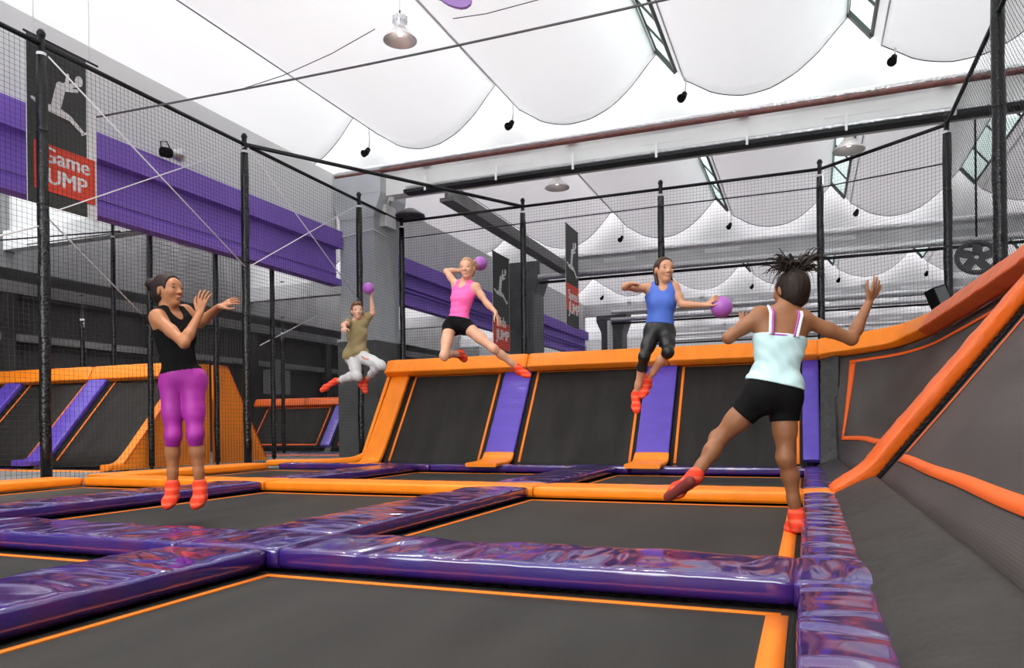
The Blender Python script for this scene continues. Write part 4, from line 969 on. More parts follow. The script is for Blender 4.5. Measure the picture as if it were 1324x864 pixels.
def surface_nets(F, lo, h):
    S = F < 0; n = F.shape; m = (n[0]-1, n[1]-1, n[2]-1)
    cnt = np.zeros(m, np.int8)
    for dx in (0, 1):
        for dy in (0, 1):
            for dz in (0, 1): cnt += S[dx:dx+m[0], dy:dy+m[1], dz:dz+m[2]]
    act = (cnt > 0) & (cnt < 8); I = np.argwhere(act); idx = np.full(m, -1, np.int64); idx[act] = np.arange(len(I))
    acc = np.zeros((len(I), 3)); w = np.zeros(len(I))
    cs = [(0,0,0),(1,0,0),(0,1,0),(1,1,0),(0,0,1),(1,0,1),(0,1,1),(1,1,1)]
    val = [F[I[:,0]+c[0], I[:,1]+c[1], I[:,2]+c[2]] for c in cs]
    for a in range(8):
        for b in range(a+1, 8):
            df = [abs(cs[a][k]-cs[b][k]) for k in range(3)]
            if sum(df) != 1: continue
            fa, fb = val[a], val[b]; x = (fa < 0) != (fb < 0)
            t = np.where(x, fa/np.where(x, fa-fb, 1), 0)
            for k in range(3): acc[:, k] += np.where(x, cs[a][k] + (cs[b][k]-cs[a][k])*t, 0)
            w += x
    V_ = lo + h*(I + acc/np.maximum(w, 1)[:, None])
    Q = []
    for axis in range(3):
        sl0 = [slice(None)]*3; sl1 = [slice(None)]*3; sl0[axis] = slice(0, -1); sl1[axis] = slice(1, None)
        a, b = S[tuple(sl0)], S[tuple(sl1)]; E = np.argwhere(a != b)
        o1, o2 = [(1, 2), (2, 0), (0, 1)][axis]
        E = E[(E[:, o1] > 0) & (E[:, o2] > 0) & (E[:, o1] < n[o1]-1) & (E[:, o2] < n[o2]-1)]
        ins = a[E[:,0], E[:,1], E[:,2]]
        def cell(d1, d2):
            e = E.copy(); e[:, o1] -= d1; e[:, o2] -= d2; return idx[e[:,0], e[:,1], e[:,2]]
        q = np.stack([cell(1, 1), cell(0, 1), cell(0, 0), cell(1, 0)], 1)
        q[~ins] = q[~ins][:, ::-1]; Q.append(q)
    return V_, np.concatenate(Q)
def sdf_mesh(name, parts, h, m, parent=None, **kw):
    F, lo, h = field(parts, h, **kw); vs, q = surface_nets(F, lo, h)
    me = bpy.data.meshes.new(name)
    me.vertices.add(len(vs)); me.vertices.foreach_set('co', vs.astype(np.float32).ravel())
    me.loops.add(len(q)*4); me.loops.foreach_set('vertex_index', q.astype(np.int32).ravel())
    me.polygons.add(len(q)); me.polygons.foreach_set('loop_start', np.arange(0, len(q)*4, 4, dtype=np.int32))
    me.polygons.foreach_set('loop_total', np.full(len(q), 4, np.int32))
    me.polygons.foreach_set('use_smooth', np.ones(len(q), bool))
    me.materials.append(M[m]); me.update(calc_edges=True); me.validate()
    return link_obj(name, me, parent)
def plane(p, n): p = np.asarray(p, float); n = nz(n); return lambda X, Y, Z: (X-p[0])*n[0] + (Y-p[1])*n[1] + (Z-p[2])*n[2]
def hole(prim, g=0.0): return lambda X, Y, Z: -prim.d(X, Y, Z, g)
def crease(dirv, freq, amp, warp=6.0):
    a = nz(dirv); b = nz(np.cross(a, [0.3, 0.5, 0.8])); c = np.cross(a, b)
    def f(X, Y, Z):
        s = X*a[0]+Y*a[1]+Z*a[2]; t = X*b[0]+Y*b[1]+Z*b[2]; r = X*c[0]+Y*c[1]+Z*c[2]
        return amp*np.sin(s*freq + 1.6*np.sin(t*warp*1.7 + 1.0) + 1.3*np.sin(r*warp*2.3 + s*4)) * (0.6 + 0.4*np.sin(t*warp*2.1 + r*5))
    return f
def ball_mesh(c, r, axes=None, rad=None, n=14):
    mb = MB(); ax = axes or [A_([1,0,0]), A_([0,1,0]), A_([0,0,1])]; rad = rad or (r, r, r); vs = []
    for i in range(n+1):
        th = math.pi*i/n
        for k in range(2*n):
            ph = math.pi*k/n
            p = np.asarray(c) + ax[0]*rad[0]*math.sin(th)*math.cos(ph) + ax[1]*rad[1]*math.sin(th)*math.sin(ph) + ax[2]*rad[2]*math.cos(th)
            vs.append(tuple(p))
    W = 2*n
    fs = [(i*W+k, (i+1)*W+k, (i+1)*W+(k+1) % W, i*W+(k+1) % W) for i in range(n) for k in range(W)]
    return mb.add(vs, fs, True)

def skin(name, col, rough=0.48): M[name] = mat(name, col, rough, spec=0.35, var=0.05, vscale=14, sub=0.08)
skin('skin_tan', (0.36, 0.145, 0.065)); skin('skin_brown', (0.26, 0.105, 0.047)); skin('skin_light', (0.60, 0.32, 0.21)); skin('skin_mid', (0.50, 0.25, 0.15)); skin('skin_fair', (0.62, 0.35, 0.25))
M['hair_dark'] = mat('dark_brown_hair', (0.016, 0.009, 0.007), 0.6, spec=0.22, bump=0.6, bscale=60, bdist=0.01, stretch=(1, 1, 0.25))
M['hair_brown'] = mat('brown_hair', (0.040, 0.020, 0.012), 0.55, spec=0.25, bump=0.6, bscale=60, bdist=0.01, stretch=(1, 1, 0.25))
M['hair_blond'] = mat('dark_blond_hair', (0.36, 0.20, 0.09), 0.45, spec=0.5, bump=0.6, bscale=60, bdist=0.01, stretch=(1, 1, 0.3))
M['hair_auburn'] = mat('light_brown_hair', (0.17, 0.085, 0.04), 0.5, bump=0.6, bscale=60, bdist=0.01)
M['black_cloth'] = mat('black_jersey', (0.006, 0.0055, 0.006), 0.85, spec=0.10, bump=0.2, bscale=60, bdist=0.004)
M['black_sheen'] = mat('black_stretch_fabric', (0.008, 0.008, 0.009), 0.45, spec=0.35)
M['magenta'] = mat('magenta_stretch_fabric', (0.33, 0.020, 0.27), 0.55, spec=0.35, var=0.06)
M['pink'] = mat('hot_pink_jersey', (0.95, 0.125, 0.40), 0.65, spec=0.3, var=0.05)
M['blue'] = mat('blue_jersey', (0.055, 0.12, 0.47), 0.62, spec=0.35, var=0.08)
M['mint'] = mat('pale_mint_jersey', (0.50, 0.68, 0.69), 0.7, spec=0.25, var=0.05)
M['khaki'] = mat('khaki_cotton', (0.27, 0.21, 0.105), 0.8, spec=0.2, var=0.08)
M['sweat'] = mat('light_grey_marl', (0.55, 0.55, 0.56), 0.85, spec=0.2, var=0.12, vscale=60)
M['strap_white'] = mat('white_strap', (0.85, 0.85, 0.86), 0.6); M['strap_violet'] = mat('violet_strap', (0.42, 0.08, 0.40), 0.6)
def sock_mat():
    m, nt, p = new_mat('red_orange_striped_sock'); tc = nt.nodes.new('ShaderNodeTexCoord')
    w = nt.nodes.new('ShaderNodeTexWave'); w.bands_direction = 'Z'; w.inputs['Scale'].default_value = 6.5; w.inputs['Distortion'].default_value = 1.5
    link(nt, tc.outputs['Object'], w.inputs[0]); r = nt.nodes.new('ShaderNodeValToRGB'); link(nt, w.outputs['Fac'], r.inputs[0])
    r.color_ramp.elements[0].position = .55; r.color_ramp.elements[1].position = .85
    r.color_ramp.elements[0].color = (0.72, 0.05, 0.022, 1); r.color_ramp.elements[1].color = (0.80, 0.115, 0.06, 1)
    link(nt, r.outputs[0], p.inputs['Base Color']); p.inputs['Roughness'].default_value = .85; p.inputs['Specular IOR Level'].default_value = .15
    return m
M['sock'] = sock_mat()
M['sock_sole'] = mat('maroon_grip_sole', (0.16, 0.018, 0.014), 0.8)
M['eye_white'] = mat('eye_white', (0.50, 0.47, 0.45), 0.4); M['iris'] = mat('dark_iris', (0.03, 0.018, 0.012), 0.2)
M['lip'] = mat('lip_rose', (0.50, 0.14, 0.12), 0.45); M['teeth'] = mat('teeth_white', (0.85, 0.83, 0.78), 0.35); M['brow_dark'] = M['hair_dark']

def head_prims(c, f, u, S):
    f = nz(f); u = nz(u - f*(u @ f)); r = np.cross(f, u)
    P = lambda a, b, d: c + S*(r*a + f*b + u*d)
    pr = [Ell(P(0, -.014, .024), (r, f, u), (.073*S, .092*S, .083*S), .03),
          Ell(P(0, .022, -.034), (r, f, u), (.056*S, .063*S, .076*S), .04*S),
          Ell(P(0, .056, -.090), (r, f, u), (.026*S, .024*S, .020*S), .025*S),
          Ell(P(0, .062, .030), (r, f, u), (.050*S, .022*S, .030*S), .03*S),
          Cap(P(0, .084, .006), P(0, .100, -.024), .0085*S, .0125*S, .012*S),
          Ell(P(.012, .090, -.028), (r, f, u), (.009*S, .010*S, .008*S), .008*S), Ell(P(-.012, .090, -.028), (r, f, u), (.009*S, .010*S, .008*S), .008*S),
          Ell(P(0, .080, -.055), (r, f, u), (.022*S, .012*S, .013*S), .012*S)]
    for s in (-1, 1):
        pr.append(Ell(P(s*.036, .064, -.022), (r, f, u), (.020*S, .018*S, .022*S), .02*S))
        pr.append(Ell(P(s*.074, -.010, -.010), (r + 0.4*s*f*-1, f, u), (.009*S, .019*S, .030*S), .008*S))
    return pr, (r, f, u), P
def hand_prims(w, d, n, L, side, curl=0.25, spread=0.10, thumb=0.8, fing=None):
    """w wrist, d finger direction, n palm normal (out of the palm), L hand length, side +1/-1: which way the thumb leaves"""
    d = nz(d); n = nz(n - d*(np.asarray(n) @ d)); x = np.cross(d, n)*side           # x points to the thumb side
    pr = []; pl = 0.50*L
    pr.append(Cap(w + d*0.05*L + x*0.06*L, w + d*pl*0.86 + x*0.12*L, .085*L, .095*L, .02, n, .62))
    pr.append(Cap(w + d*0.05*L - x*0.06*L, w + d*pl*0.86 - x*0.13*L, .085*L, .090*L, .02, n, .62))
    offs = [.185, .062, -.062, -.175]; lens = [.43, .48, .45, .36]
    for i, (o, l) in enumerate(zip(offs, lens)):
        cu = (fing[i] if fing else curl); p = w + d*pl*0.92 + x*o*L
        dd = nz(d + x*(1.5-i)*spread); ang = cu*0.55; lens3 = (.45*l*L, .32*l*L, .25*l*L); r = (.046*L, .042*L, .037*L, .033*L)
        for s in range(3):
            ang_d = nz(dd*math.cos(ang) + n*math.sin(ang)); q = p + ang_d*lens3[s]
            pr.append(Cap(p, q, r[s], r[s+1], .004)); p = q; ang += cu*0.9
    t0 = w + d*0.10*L + x*0.14*L; t1 = w + d*0.30*L + x*(0.20 + .14*thumb)*L + n*0.05*L; t2 = t1 + nz(d*0.8 + x*0.55*thumb + n*0.25)*0.19*L; t3 = t2 + nz(d + n*0.25)*0.15*L
    pr += [Cap(t0, t1, .075*L, .056*L, .015), Cap(t1, t2, .052*L, .045*L, .006), Cap(t2, t3, .045*L, .036*L, .006)]
    return pr
def foot_prims(an, heel, toe, S):
    d = nz(toe-heel); L = np.linalg.norm(toe-heel)
    mid = heel + (toe-heel)*0.62 + (an-heel)*0.10
    return [Cap(an, heel + (toe-heel)*0.14, .036*S, .031*S, .02), Cap(an, mid, .036*S, .029*S, .025), Cap(heel + d*.02*S, mid, .030*S, .030*S, .02), Cap(mid, toe - d*.02*S, .033*S, .022*S, .02, np.cross(d, nz(an-heel)), 1.25)]

def person(name, label, J, S, HS, skinm, h, headf, headu, hands, female=True, lean=1.0, headm=None):
    """J: joint positions; returns the body object plus the volumes the clothes are grown from"""
    r = nz(J['sR'] - J['sL']); spine = J['neck'] - J['pel']; u = nz(spine); r = nz(r - u*(r @ u)*0.5); f = nz(np.cross(u, r))
    hr = nz(J['hR'] - J['hL']); hu = nz(spine); hf = nz(np.cross(hu, nz(hr - hu*(hr @ hu))))
    T = lambda t: J['pel'] + spine*t + f*J.get('bow', 0.0)*math.sin(math.pi*t)
    sp = np.linalg.norm(spine); W = S*lean
    chest = T(.66); waist = T(.34); upper = T(.84)
    torso = [Cap(J['pel'] - hr*.056*W + hu*.0*S, J['pel'] + hr*.056*W, .079*W, .079*W, .04, hf, 1.0),
             Cap(T(.10), T(.34), .104*W, .088*W, .05, f, .80),
             Cap(T(.30) - r*.020*W, T(.64) - r*.036*W, .078*W, .090*W, .05, f, .86), Cap(T(.30) + r*.020*W, T(.64) + r*.036*W, .078*W, .090*W, .05, f, .86),
             Cap(T(.62), upper, .105*W, .088*W, .05, f, .74),
             Cap(J['sR']*.78 + upper*.22 - u*.035*S, J['sL']*.78 + upper*.22 - u*.035*S, .058*W, .058*W, .05, f, .88)]
    for s in (-1, 1): torso.append(Ell(J['pel'] + hr*s*.058*W - hf*.040*W - hu*.030*S, (hr, hf, hu), (.074*W, .068*W, .082*W), .04))
    if female:
        for s in (-1, 1): torso.append(Ell(T(.60) + r*s*.052*W + f*.062*W, (r, f, u), (.046*W, .034*W, .046*W), .04))
    neck_top = J['head'] - nz(headu)*0.060*HS - nz(headf)*.030*HS
    neck = [Cap(J['neck'] - u*.02*S, neck_top, .046*S, .040*S, .022), Cap(J['sR']*.72 + J['neck']*.28 + u*.004, J['neck'] + u*.03*S, .032*S, .036*S, .04), Cap(J['sL']*.72 + J['neck']*.28 + u*.004, J['neck'] + u*.03*S, .032*S, .036*S, .04)]
    arms = {}
    for k in 'RL':
        s, e, w = J['s'+k], J['e'+k], J['w'+k]
        arms[k] = [Ell(s, (r, f, u), (.046*W, .046*W, .051*W), .04), Cap(s, s*.45+e*.55, .040*W, .038*W, .03), Cap(s*.5+e*.5, e, .038*W, .031*W, .02), Cap(e, e*.7+w*.3, .031*W, .033*W, .02), Cap(e*.72+w*.28, w, .033*W, .0215*W, .02)]
    legs = {}; feet = {}
    for k in 'RL':
        hp, kn, an = J['h'+k], J['k'+k], J['a'+k]
        ld = nz(an-kn); kd = nz(kn-hp); back = nz(ld - kd) if np.linalg.norm(ld-kd) > .15 else -hf
        back = nz(back - ld*(back @ ld))
        legs[k] = [Cap(hp, hp*.45+kn*.55, .077*W, .060*W, .04), Cap(hp*.5+kn*.5, kn, .061*W, .043*W, .03), Ell(kn - back*.012*S, (hr, hf, hu), (.041*W, .041*W, .048*W), .03),
                   Cap(kn, kn*.68+an*.32 + back*.012*S, .040*W, .044*W, .03), Cap(kn*.68+an*.32 + back*.012*S, kn*.25+an*.75, .044*W, .030*W, .03), Cap(kn*.3+an*.7, an, .034*W, .030*W, .02)]
        feet[k] = foot_prims(an, J['H'+k], J['t'+k], S)
    hp_, frame, HP = head_prims(J['head'], headf, headu, HS)
    hnd = []
    for k in 'RL': hnd += hand_prims(J['w'+k], **hands[k])
    allp = torso + neck + arms['R'] + arms['L'] + legs['R'] + legs['L'] + feet['R'] + feet['L'] + hp_ + hnd
    # fingers stay apart: they are their own part, lightly fused at the palm
    pelv = torso[:3] + torso[6:8]
    body = sdf_mesh(name, [(torso + neck + arms['R'] + arms['L'] + hp_, []), (pelv + legs['R'] + feet['R'], []), (pelv + legs['L'] + feet['L'], []), (hnd, [])], h, skinm)
    tag(body, label, 'person')
    return dict(o=body, torso=torso, neck=neck, arms=arms, legs=legs, feet=feet, frame=(r, f, u), hframe=frame, HP=HP, hr=hr, hf=hf, hu=hu, T=T, J=J, S=S, HS=HS, W=W, h=h)
def socks(b, top=0.055, m='sock'):
    for k in 'RL':
        J = b['J']; an, kn = J['a'+k], J['k'+k]; ax = nz(kn-an)
        o = sdf_mesh('sock', [(b['feet'][k] + [b['legs'][k][-1]], [])], b['h'], m, b['o'], grow=.005, clips=[plane(an + ax*top*b['S'], ax)])
def face(b, brow='hair_dark', smile=True, eyes=True):
    r, f, u = b['hframe']; P = b['HP']; s = b['HS']; o = b['o']
    for k in (-1, 1):
        e = ball_mesh(P(k*.031, .0755, .004), 0, [r, f, u], (.0140*s, .0085*s, .0065*s), 8).build('eye', 'eye_white', o)
        ball_mesh(P(k*.031, .0815, .004), 0, [r, f, u], (.0085*s, .0040*s, .0068*s), 8).build('iris', 'iris', e)
        MB().tube([Vector(P(k*.030 + t*.017, .0825 - .008*abs(t)*(1 if t*k > 0 else .3), .024 + .004*(1-t*t))) for t in (-1, -.5, 0, .5, 1)], [.0022*s, .0042*s, .0048*s, .0042*s, .0018*s], 6).build('eyebrow', brow, o)
        MB().tube([Vector(P(k*.031 + t*.0155, .0835 - .004*t*t, .0095 - .004*t*t)) for t in (-1, -.5, 0, .5, 1)], .0030*s, 5).build('eyelash', 'hair_dark', o)
    w = .024 if smile else .015
    MB().tube([Vector(P(t*w, .0905 - .012*t*t, -.0505 + (.006*t*t if smile else 0))) for t in (-1, -.6, -.2, .2, .6, 1)], [.0015*s, .0038*s, .0048*s, .0048*s, .0038*s, .0015*s], 8).build('lips', 'lip', o)
    if smile: MB().tube([Vector(P(t*w*.75, .0935 - .010*t*t, -.0515 + .005*t*t)) for t in (-1, -.5, 0, .5, 1)], [.001*s, .0022*s, .0026*s, .0022*s, .001*s], 6).build('teeth', 'teeth', o)
def hair_cap(b, m, tilt=0.35, back=0.02, grow=.013, extra=(), low=-.075, disp=.0025):
    """hair shell over the skull, cut along the hairline"""
    r, f, u = b['hframe']; P = b['HP']; s = b['HS']
    cap = [Ell(P(0, -.014, .024), (r, f, u), (.073*s, .092*s, .083*s), .03), Ell(P(0, -.045, -.030), (r, f, u), (.060*s, .050*s, .060*s), .04)]
    cl = [lambda X, Y, Z: np.maximum(plane(P(0, .052, .040), f*1.0 - u*tilt)(X, Y, Z), -1), plane(P(0, 0, low), -u)]
    d = crease(u*.2 + r, 260/s, disp*s, 3.0)
    parts = [([*cap], [plane(P(0, .050, .052), nz(f*1.0 - u*tilt)), plane(P(0, -.02, low), -u + f*.35), hole(Ell(P(.078, .012, -.03), (r, f, u), (.028*s, .026*s, .05*s))), hole(Ell(P(-.078, .012, -.03), (r, f, u), (.028*s, .026*s, .05*s)))])]
    if extra: parts.append((list(extra), []))
    return sdf_mesh('hair', parts, b['h']*0.9, m, b['o'], grow=grow*s, disp=d)
def joints(z, **kw):
    """image positions (u, v, extra depth) -> joint points around distance z"""
    return {k: at(v[0], v[1], z + (v[2] if len(v) > 2 else 0.0)) for k, v in kw.items()}
def tank_top(b, m, hem, scoop=(.046, .10, .060), arm=(.047, .10, .072), grow=.006, wr=None, name='tank_top'):
    r, f, u = b['frame']; J = b['J']; S = b['S']; W = b['W']
    cl = [plane(J['pel'] + b['hu']*hem, -b['hu']), hole(Ell(J['neck'] + f*.055*S - u*.012*S, (r, f, u), tuple(x*S for x in scoop))), hole(Cap(J['neck'] - u*.02*S - f*.01*S, J['neck'] + u*.10*S - f*.01*S, .055*S, .055*S)), plane(J['neck'] + u*.035*S, u)]
    for s, k in ((1, 'R'), (-1, 'L')):
        cl.append(hole(Ell(J['s'+k] + r*s*.034*W - u*.004*S, (r, f, u), tuple(x*S for x in arm))))
    return sdf_mesh(name, [(b['torso'] + b['neck'][1:], [])], b['h'], m, b['o'], grow=grow, clips=cl, disp=wr)
def legwear(b, name, m, top, cuts, grow=.004, wr=None):
    J = b['J']; hu = b['hu']; pv = b['torso'][:3] + b['torso'][6:8]; cl = [plane(J['pel'] + hu*top, hu)]; parts = []
    for k in 'RL':
        seg, dist = cuts[k]
        a, c = (J['h'+k], J['k'+k]) if seg == 'thigh' else (J['k'+k], J['a'+k])
        ax = nz(c-a); cut = a + ax*dist; end = J['k'+k] if seg == 'thigh' else J['a'+k]
        seg1 = Cap(cut - ax*.02, end, .105*b['W'] + grow if seg == 'thigh' else .075*b['W'] + grow, .07*b['W'] + grow)
        parts.append((pv + (b['legs'][k][:2] if seg == 'thigh' else b['legs'][k]), [lambda X, Y, Z, pl=plane(cut, ax), sg=seg1: np.minimum(pl(X, Y, Z), -sg.d(X, Y, Z))]))
    return sdf_mesh(name, parts, b['h'], m, b['o'], grow=grow, disp=wr, clips=cl)

# --- girl in purple leggings, hopping at the left
J = joints(5.0, head=(217.5, 375.5, -.02), neck=(219, 403, 0.0), pel=(236, 489, 0), sR=(203.5, 411, -.11), sL=(240, 404, .12), eR=(238, 444, -.24), wR=(258.5, 405, -.12), eL=(258, 418, .17), wL=(283, 397, .05),
           hR=(223, 500, -.01), hL=(249, 500, .01), kR=(224, 563, -.03), kL=(252.5, 562, -.02), aR=(223, 629, .04), aL=(258.5, 629, .05), HR=(225.5, 641, .06), HL=(262, 641, .07), tR=(214.5, 656, -.09), tL=(252, 656, -.09))
b = person('person', 'girl in black tank top and purple leggings hopping with raised hands', J, 1.02, 1.0, 'skin_tan', 0.0055, RT*.93 - FW*.34 + UP*.03, UP*.97 - RT*.06,
           dict(R=dict(d=UP*.95 + RT*.20, n=FW*.95 + RT*.25, L=.175, side=1, curl=.30, spread=.14), L=dict(d=RT*.85 + UP*.42 + FW*.1, n=FW*.6 - UP*.5 + RT*.2, L=.155, side=-1, curl=.25, spread=.16)))
tank_top(b, 'black_cloth', .038, grow=.008)
legwear(b, 'leggings', 'magenta', .10, dict(R=('shin', .072), L=('shin', .072)), grow=.004)
socks(b, .05); face(b)
r, f, u = b['hframe']; P = b['HP']
hair_cap(b, 'hair_dark', tilt=0.25, grow=.010, extra=[Cap(P(0, -.085, .04), P(0, -.105, .046), .022, .024, .02)])
sdf_mesh('hair_bun', [([Ell(P(0, -.138, .050), (r, f, u), (.042, .038, .040), .02), Ell(P(.01, -.135, .062), (r, f, u), (.030, .026, .026), .02)], [])], .005, 'hair_dark', b['o'], disp=crease(u + r*.5, 160, .004, 9))

# --- girl in pink top, leaping with a ball behind her head
J = joints(8.0, head=(604, 347, -.05), neck=(601.5, 366, 0), pel=(591.5, 419, 0), sR=(589.5, 368, .07), sL=(615.5, 371.5, -.08), eR=(577, 351, .18), wR=(599, 350, .26), eL=(629, 392, -.12), wL=(641, 404, -.18),
           hR=(581.5, 423, .03), hL=(602.5, 422, -.03), kR=(574, 460, -.22), kL=(638, 451, -.22), aR=(593, 458, .14), aL=(669.5, 476, -.10), HR=(595, 454.5, .20), HL=(668, 480, -.06), tR=(602, 467.5, .24), tL=(685.5, 486.5, -.16))
ball2 = at(621, 341, 8.30)
b = person('person', 'girl in pink top and black shorts leaping with a ball behind her head', J, .98, 1.02, 'skin_light', 0.006, -FW*.93 - RT*.22 - UP*.06, UP - RT*.03,
           dict(R=dict(d=RT*.9 + FW*.25, n=-UP*.2 + FW*.4 + RT*.2, L=.16, side=1, curl=.5), L=dict(d=-UP*.92 + RT*.36 - FW*.1, n=-RT*.8 + FW*.4, L=.165, side=-1, curl=.30)), lean=.97)
tank_top(b, 'pink', .035, grow=.006, wr=crease(UP + RT*.2, 95, .0022, 7))
legwear(b, 'shorts', 'black_cloth', .07, dict(R=('thigh', .085), L=('thigh', .075)), grow=.007)
socks(b, .045); face(b, 'hair_blond')
r, f, u = b['hframe']; P = b['HP']
hair_cap(b, 'hair_blond', tilt=.30, grow=.009)
sdf_mesh('hair_bun', [([Ell(P(-.045, -.085, .045), (r, f, u), (.045, .045, .05), .02), Cap(P(-.05, -.09, .05), P(-.075, -.11, .01), .03, .018, .02)], [])], .006, 'hair_blond', b['o'], disp=crease(u + r, 150, .004, 9))
tag(ball_mesh(ball2, .078, n=20).build('ball', 'ball'), 'lilac ball held behind the pink-top girl\'s head', 'ball', 'lilac dodge balls')

# --- girl in blue top holding out a ball
J = joints(6.2, head=(858.5, 349, -.02), neck=(857, 369, 0), pel=(852.5, 427, 0), sR=(839.5, 373, .02), sL=(872, 371.5, -.02), eR=(808, 371.5, -.08), wR=(816, 366.5, -.24), eL=(882, 394, -.08), wL=(913, 394.5, -.18),
           hR=(843.5, 432, .0), hL=(862.5, 432, -.01), kR=(833, 461, -.06), kL=(864, 455, -.16), aR=(822.5, 511, .10), aL=(837, 491, .10), HR=(822, 516, .14), HL=(839, 496, .16), tR=(823, 533, .0), tL=(829.5, 513.5, .03))
ball3 = at(933, 397, 6.01)
b = person('person', 'girl in blue top and black leggings jumping with a ball held out', J, .86, .95, 'skin_mid', 0.0055, -FW*.96 + RT*.24 - UP*.05, UP + RT*.02,
           dict(R=dict(d=RT*.80 - UP*.20 - FW*.40, n=-UP*.85 - RT*.25, L=.135, side=1, curl=.55, spread=.18), L=dict(d=UP*.50 + RT*.60 - FW*.50, n=RT*.75 - UP*.30 + FW*.35, L=.14, side=-1, curl=.40, spread=.14)), lean=.98)
tank_top(b, 'blue', .050, grow=.011, wr=crease(UP*.6 + RT*.7, 70, .003, 6))
legwear(b, 'leggings', 'black_sheen', .08, dict(R=('shin', .13), L=('shin', .05)), grow=.004)
socks(b, .05); face(b)
r, f, u = b['hframe']; P = b['HP']
hair_cap(b, 'hair_brown', tilt=.22, grow=.009)
for s in (1, -1):
    mb = []
    pts = [P(s*.066, -.03, -.02), P(s*.072, -.01, -.06), P(s*.070, .005, -.095), P(s*.068, .012, -.125)]
    sdf_mesh('braid', [([Ell(pts[0]*(1-t) + pts[3]*t + (pts[1]*.5 + pts[2]*.5 - (pts[0]+pts[3])*.5)*math.sin(math.pi*t), (r, f, u), (.016, .016, .017), .006) for t in np.linspace(0, 1, 7)], [])], .005, 'hair_brown', b['o'])
tag(ball_mesh(ball3, .086, n=22).build('ball', 'ball'), 'lilac ball held out by the blue-top girl', 'ball', 'lilac dodge balls')

# --- girl seen from behind, kicking
J = joints(4.15, head=(1022, 376, .03), neck=(1013, 406, 0), pel=(1000, 506, 0), sR=(1038.5, 413, -.02), sL=(982, 408, .02), eR=(1101, 439, -.02), wR=(1123.5, 391, .04), eL=(942, 437, .04), wL=(962, 420, .24),
           hR=(1013.5, 516, 0), hL=(979, 517, 0), kR=(1016, 592, -.02), kL=(929, 568, .08), aR=(1030, 667, .02), aL=(898, 617, .02), HR=(1033.5, 680, -.04), HL=(893, 622, -.05), tR=(1021, 686, .15), tL=(865, 642, .06))
b = person('person', 'girl from behind in mint top and black shorts kicking her leg out', J, 1.02, 1.0, 'skin_brown', 0.0055, FW*.93 - RT*.36 - UP*.04, UP + RT*.10,
           dict(R=dict(d=UP*.86 + RT*.48 + FW*.05, n=FW*.75 - RT*.45 + UP*.2, L=.165, side=1, curl=.20, spread=.16), L=dict(d=UP*.75 + RT*.25 + FW*.6, n=FW*.6 - UP*.4, L=.155, side=-1, curl=.3)))
r, f, u = b['frame']; S = b['S']
top_pl = plane(b['T'](.70) + u*.0, u + f*.10)
hemp = [Cap(b['T'](.04) - r*.05, b['T'](.04) + r*.05, .094, .094, .06, f, 1.02)]
sdf_mesh('camisole', [(b['torso'] + hemp, [])], .0055, 'mint', b['o'], grow=.009, clips=[top_pl, plane(J['pel'] + u*.035 + r*.0, -u - r*.10)], disp=lambda X, Y, Z: crease(UP*.9 + RT*.7, 105, .0035, 9)(X, Y, Z) + crease(UP*.8 - RT*.5, 61, .0030, 7)(X, Y, Z))
for s, k in ((1, 'R'), (-1, 'L')):
    for dx, m, wd in ((0.0, 'strap_white', .0075), (-.014, 'strap_violet', .006)):
        pts = []
        for t in np.linspace(0, 1, 14):
            x = (.070 + dx + .016*t)*s; th = t*1.0
            base = b['T'](.685)*(1-t) + (b['T'](.685) + u*.165*S)*t
            pts.append(base + r*x - f*(.098*(1 - .05*t) if t < .72 else .094 - (t-.72)*.34) + u*(0 if t < .72 else (t-.72)*.02))
        slab(lambda a, c: Vector(pts[int(round(a*13))] + r*(c-.5)*wd*2.0), 13, 1, 0.004).build('shoulder_strap', m, b['o'])
MB().tube([Vector(b['T'](.695) + r*.128*math.cos(a) - f*.092*math.sin(a)*1.05) for a in np.linspace(0.25, math.pi-0.25, 15)], .006, 6).build('bra_band', 'strap_violet', b['o'])
legwear(b, 'shorts', 'black_cloth', .075, dict(R=('thigh', .125), L=('thigh', .115)), grow=.010)
socks(b, .045)
an = J['aL']
sdf_mesh('sock_sole', [([Cap(J['HL'] + nz(J['HL']-J['aL'])*.018, J['tL'] + nz(J['HL']-J['aL'])*.012, .026, .022, .01)], [])], .0055, 'sock_sole', b['o'], grow=.006)
r, f, u = b['hframe']; P = b['HP']
sdf_mesh('hair', [([Ell(P(0, -.018, .022), (r, f, u), (.076, .094, .086), .03), Ell(P(0, -.045, -.040), (r, f, u), (.062, .052, .062), .04), Ell(P(0, -.035, .098), (r, f, u), (.032, .030, .020), .02)], [plane(P(0, .050, .05), nz(f - u*.3)), plane(P(0, 0, -.098), -u)])], .0055, 'hair_dark', b['o'], grow=.008, disp=crease(u*.15 + r, 220, .002, 3))
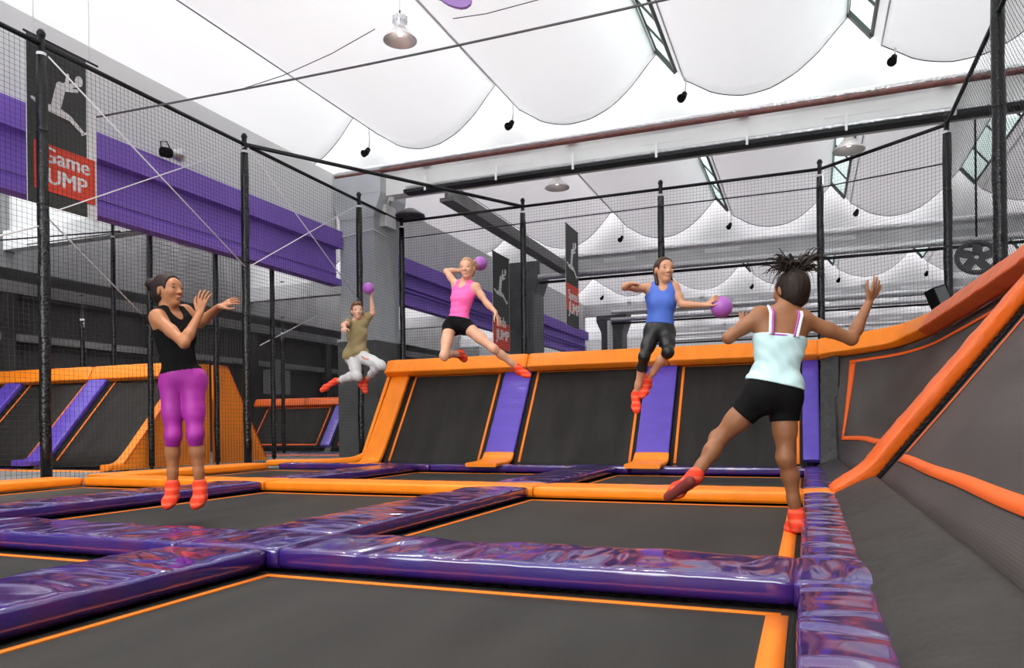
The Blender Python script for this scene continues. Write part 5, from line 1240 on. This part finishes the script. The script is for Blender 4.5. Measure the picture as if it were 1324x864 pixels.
# ponytail tossed up: a bundle of curving locks
rng = random.Random(5); o0 = P(0, -.035, .112)
locks = MB()
for i in range(95):
    bulk = i < 34
    if bulk: dx, dz, w0 = rng.uniform(-.12, .12), rng.uniform(-.01, .085), rng.uniform(.008, .016)
    else: dx, dz, w0 = rng.choice((-1, 1))*rng.uniform(.03, .175), rng.uniform(-.11, .12), rng.uniform(.0022, .006)
    dy = rng.uniform(-.08, .08); p0 = o0 + RT*rng.uniform(-.03, .03) + FW*rng.uniform(-.025, .025) - UP*.012
    c1 = RT*dx*.35 + UP*rng.uniform(.01, .05) + FW*dy*.3; c2 = RT*dx*.75 + UP*(max(dz, 0) + rng.uniform(.03, .085)) + FW*dy*.8; e = RT*dx + UP*dz + FW*dy
    cu = A_([rng.uniform(-1, 1), rng.uniform(-1, 1), rng.uniform(-1, 1)])*(.008 if bulk else .022)
    pts = [Vector(p0 + 3*(1-t)**2*t*c1 + 3*(1-t)*t*t*c2 + t**3*e + cu*math.sin(t*6.5)*t) for t in np.linspace(0, 1, 13)]
    locks.tube(pts, [w0*(1.25 - 1.15*t**1.6) for t in np.linspace(0, 1, 13)], 6)
locks.build('ponytail', 'hair_dark', b['o'])

# --- boy throwing a ball
J = joints(10.0, head=(461.5, 402, -.04), neck=(462.5, 416, 0), pel=(460.5, 460, 0), sR=(451.5, 418, -.06), sL=(473.5, 411, .04), eR=(444, 420.5, -.30), wR=(445.5, 424.5, -.50), eL=(482, 405, .02), wL=(480, 385.5, -.02),
           hR=(457, 465, -.02), hL=(468, 462, .0), kR=(462, 486, -.14), kL=(492.5, 472, -.24), aR=(434, 493, .10), aL=(472.5, 492, .08), HR=(431, 494, .16), HL=(465.5, 496, .12), tR=(414.5, 506, .08), tL=(473.5, 508.5, .02))
ball5 = at(476.5, 373, 9.96)
b = person('person', 'boy in khaki shirt and grey joggers leaping with a ball raised', J, .98, .98, 'skin_fair', 0.0065, -FW*.88 + RT*.38 - UP*.05, UP - RT*.12,
           dict(R=dict(d=-FW*.9 - UP*.25 + RT*.1, n=-UP*.9, L=.15, side=1, curl=1.0, spread=.05), L=dict(d=UP*.85 + RT*.28 - FW*.2, n=-RT*.75 + UP*.5, L=.15, side=-1, curl=.5, spread=.14)), female=False, lean=1.0)
r, f, u = b['frame']
hem = [Cap(b['T'](.02) - r*.06 - f*.03, b['T'](.02) + r*.06 - f*.03, .105, .105, .06, f, 1.0), Cap(b['T'](-.12) - f*.06 + r*.02, b['T'](.1), .085, .09, .05)]
parts = [(b['torso'] + hem, [plane(J['pel'] - u*.055, -u - f*.25)])]
for k in 'RL':
    ax = nz(J['e'+k] - J['s'+k]); parts.append((b['arms'][k][:2], [plane(J['s'+k] + ax*.13, ax)]))
sdf_mesh('t_shirt', parts, .0065, 'khaki', b['o'], grow=.013, clips=[hole(Cap(J['neck'] + u*.03, J['neck'] + u*.15, .058, .058))], disp=crease(UP*.7 - RT*.6, 60, .005, 6))
legwear(b, 'joggers', 'sweat', .06, dict(R=('shin', .30), L=('shin', .29)), grow=.016, wr=crease(RT + UP*.6, 75, .005, 7))
socks(b, .06); face(b, 'hair_auburn', smile=False)
hr_, hf_, hu_ = b['hframe']; P = b['HP']
hair_cap(b, 'hair_auburn', tilt=.22, grow=.012, extra=[Ell(P(.0, .045, .095), (hr_, hf_, hu_), (.05, .03, .018), .02)], low=-.04, disp=.004)
MB().tube([Vector(at(468, 461, 9.86)), Vector(at(472, 464, 9.83)), Vector(at(477, 465, 9.80))], .007, 6).build('drawstring', 'stripe_red', b['o'])
tag(ball_mesh(ball5, .080, n=20).build('ball', 'ball'), 'lilac ball in the boy\'s raised hand', 'ball', 'lilac dodge balls')
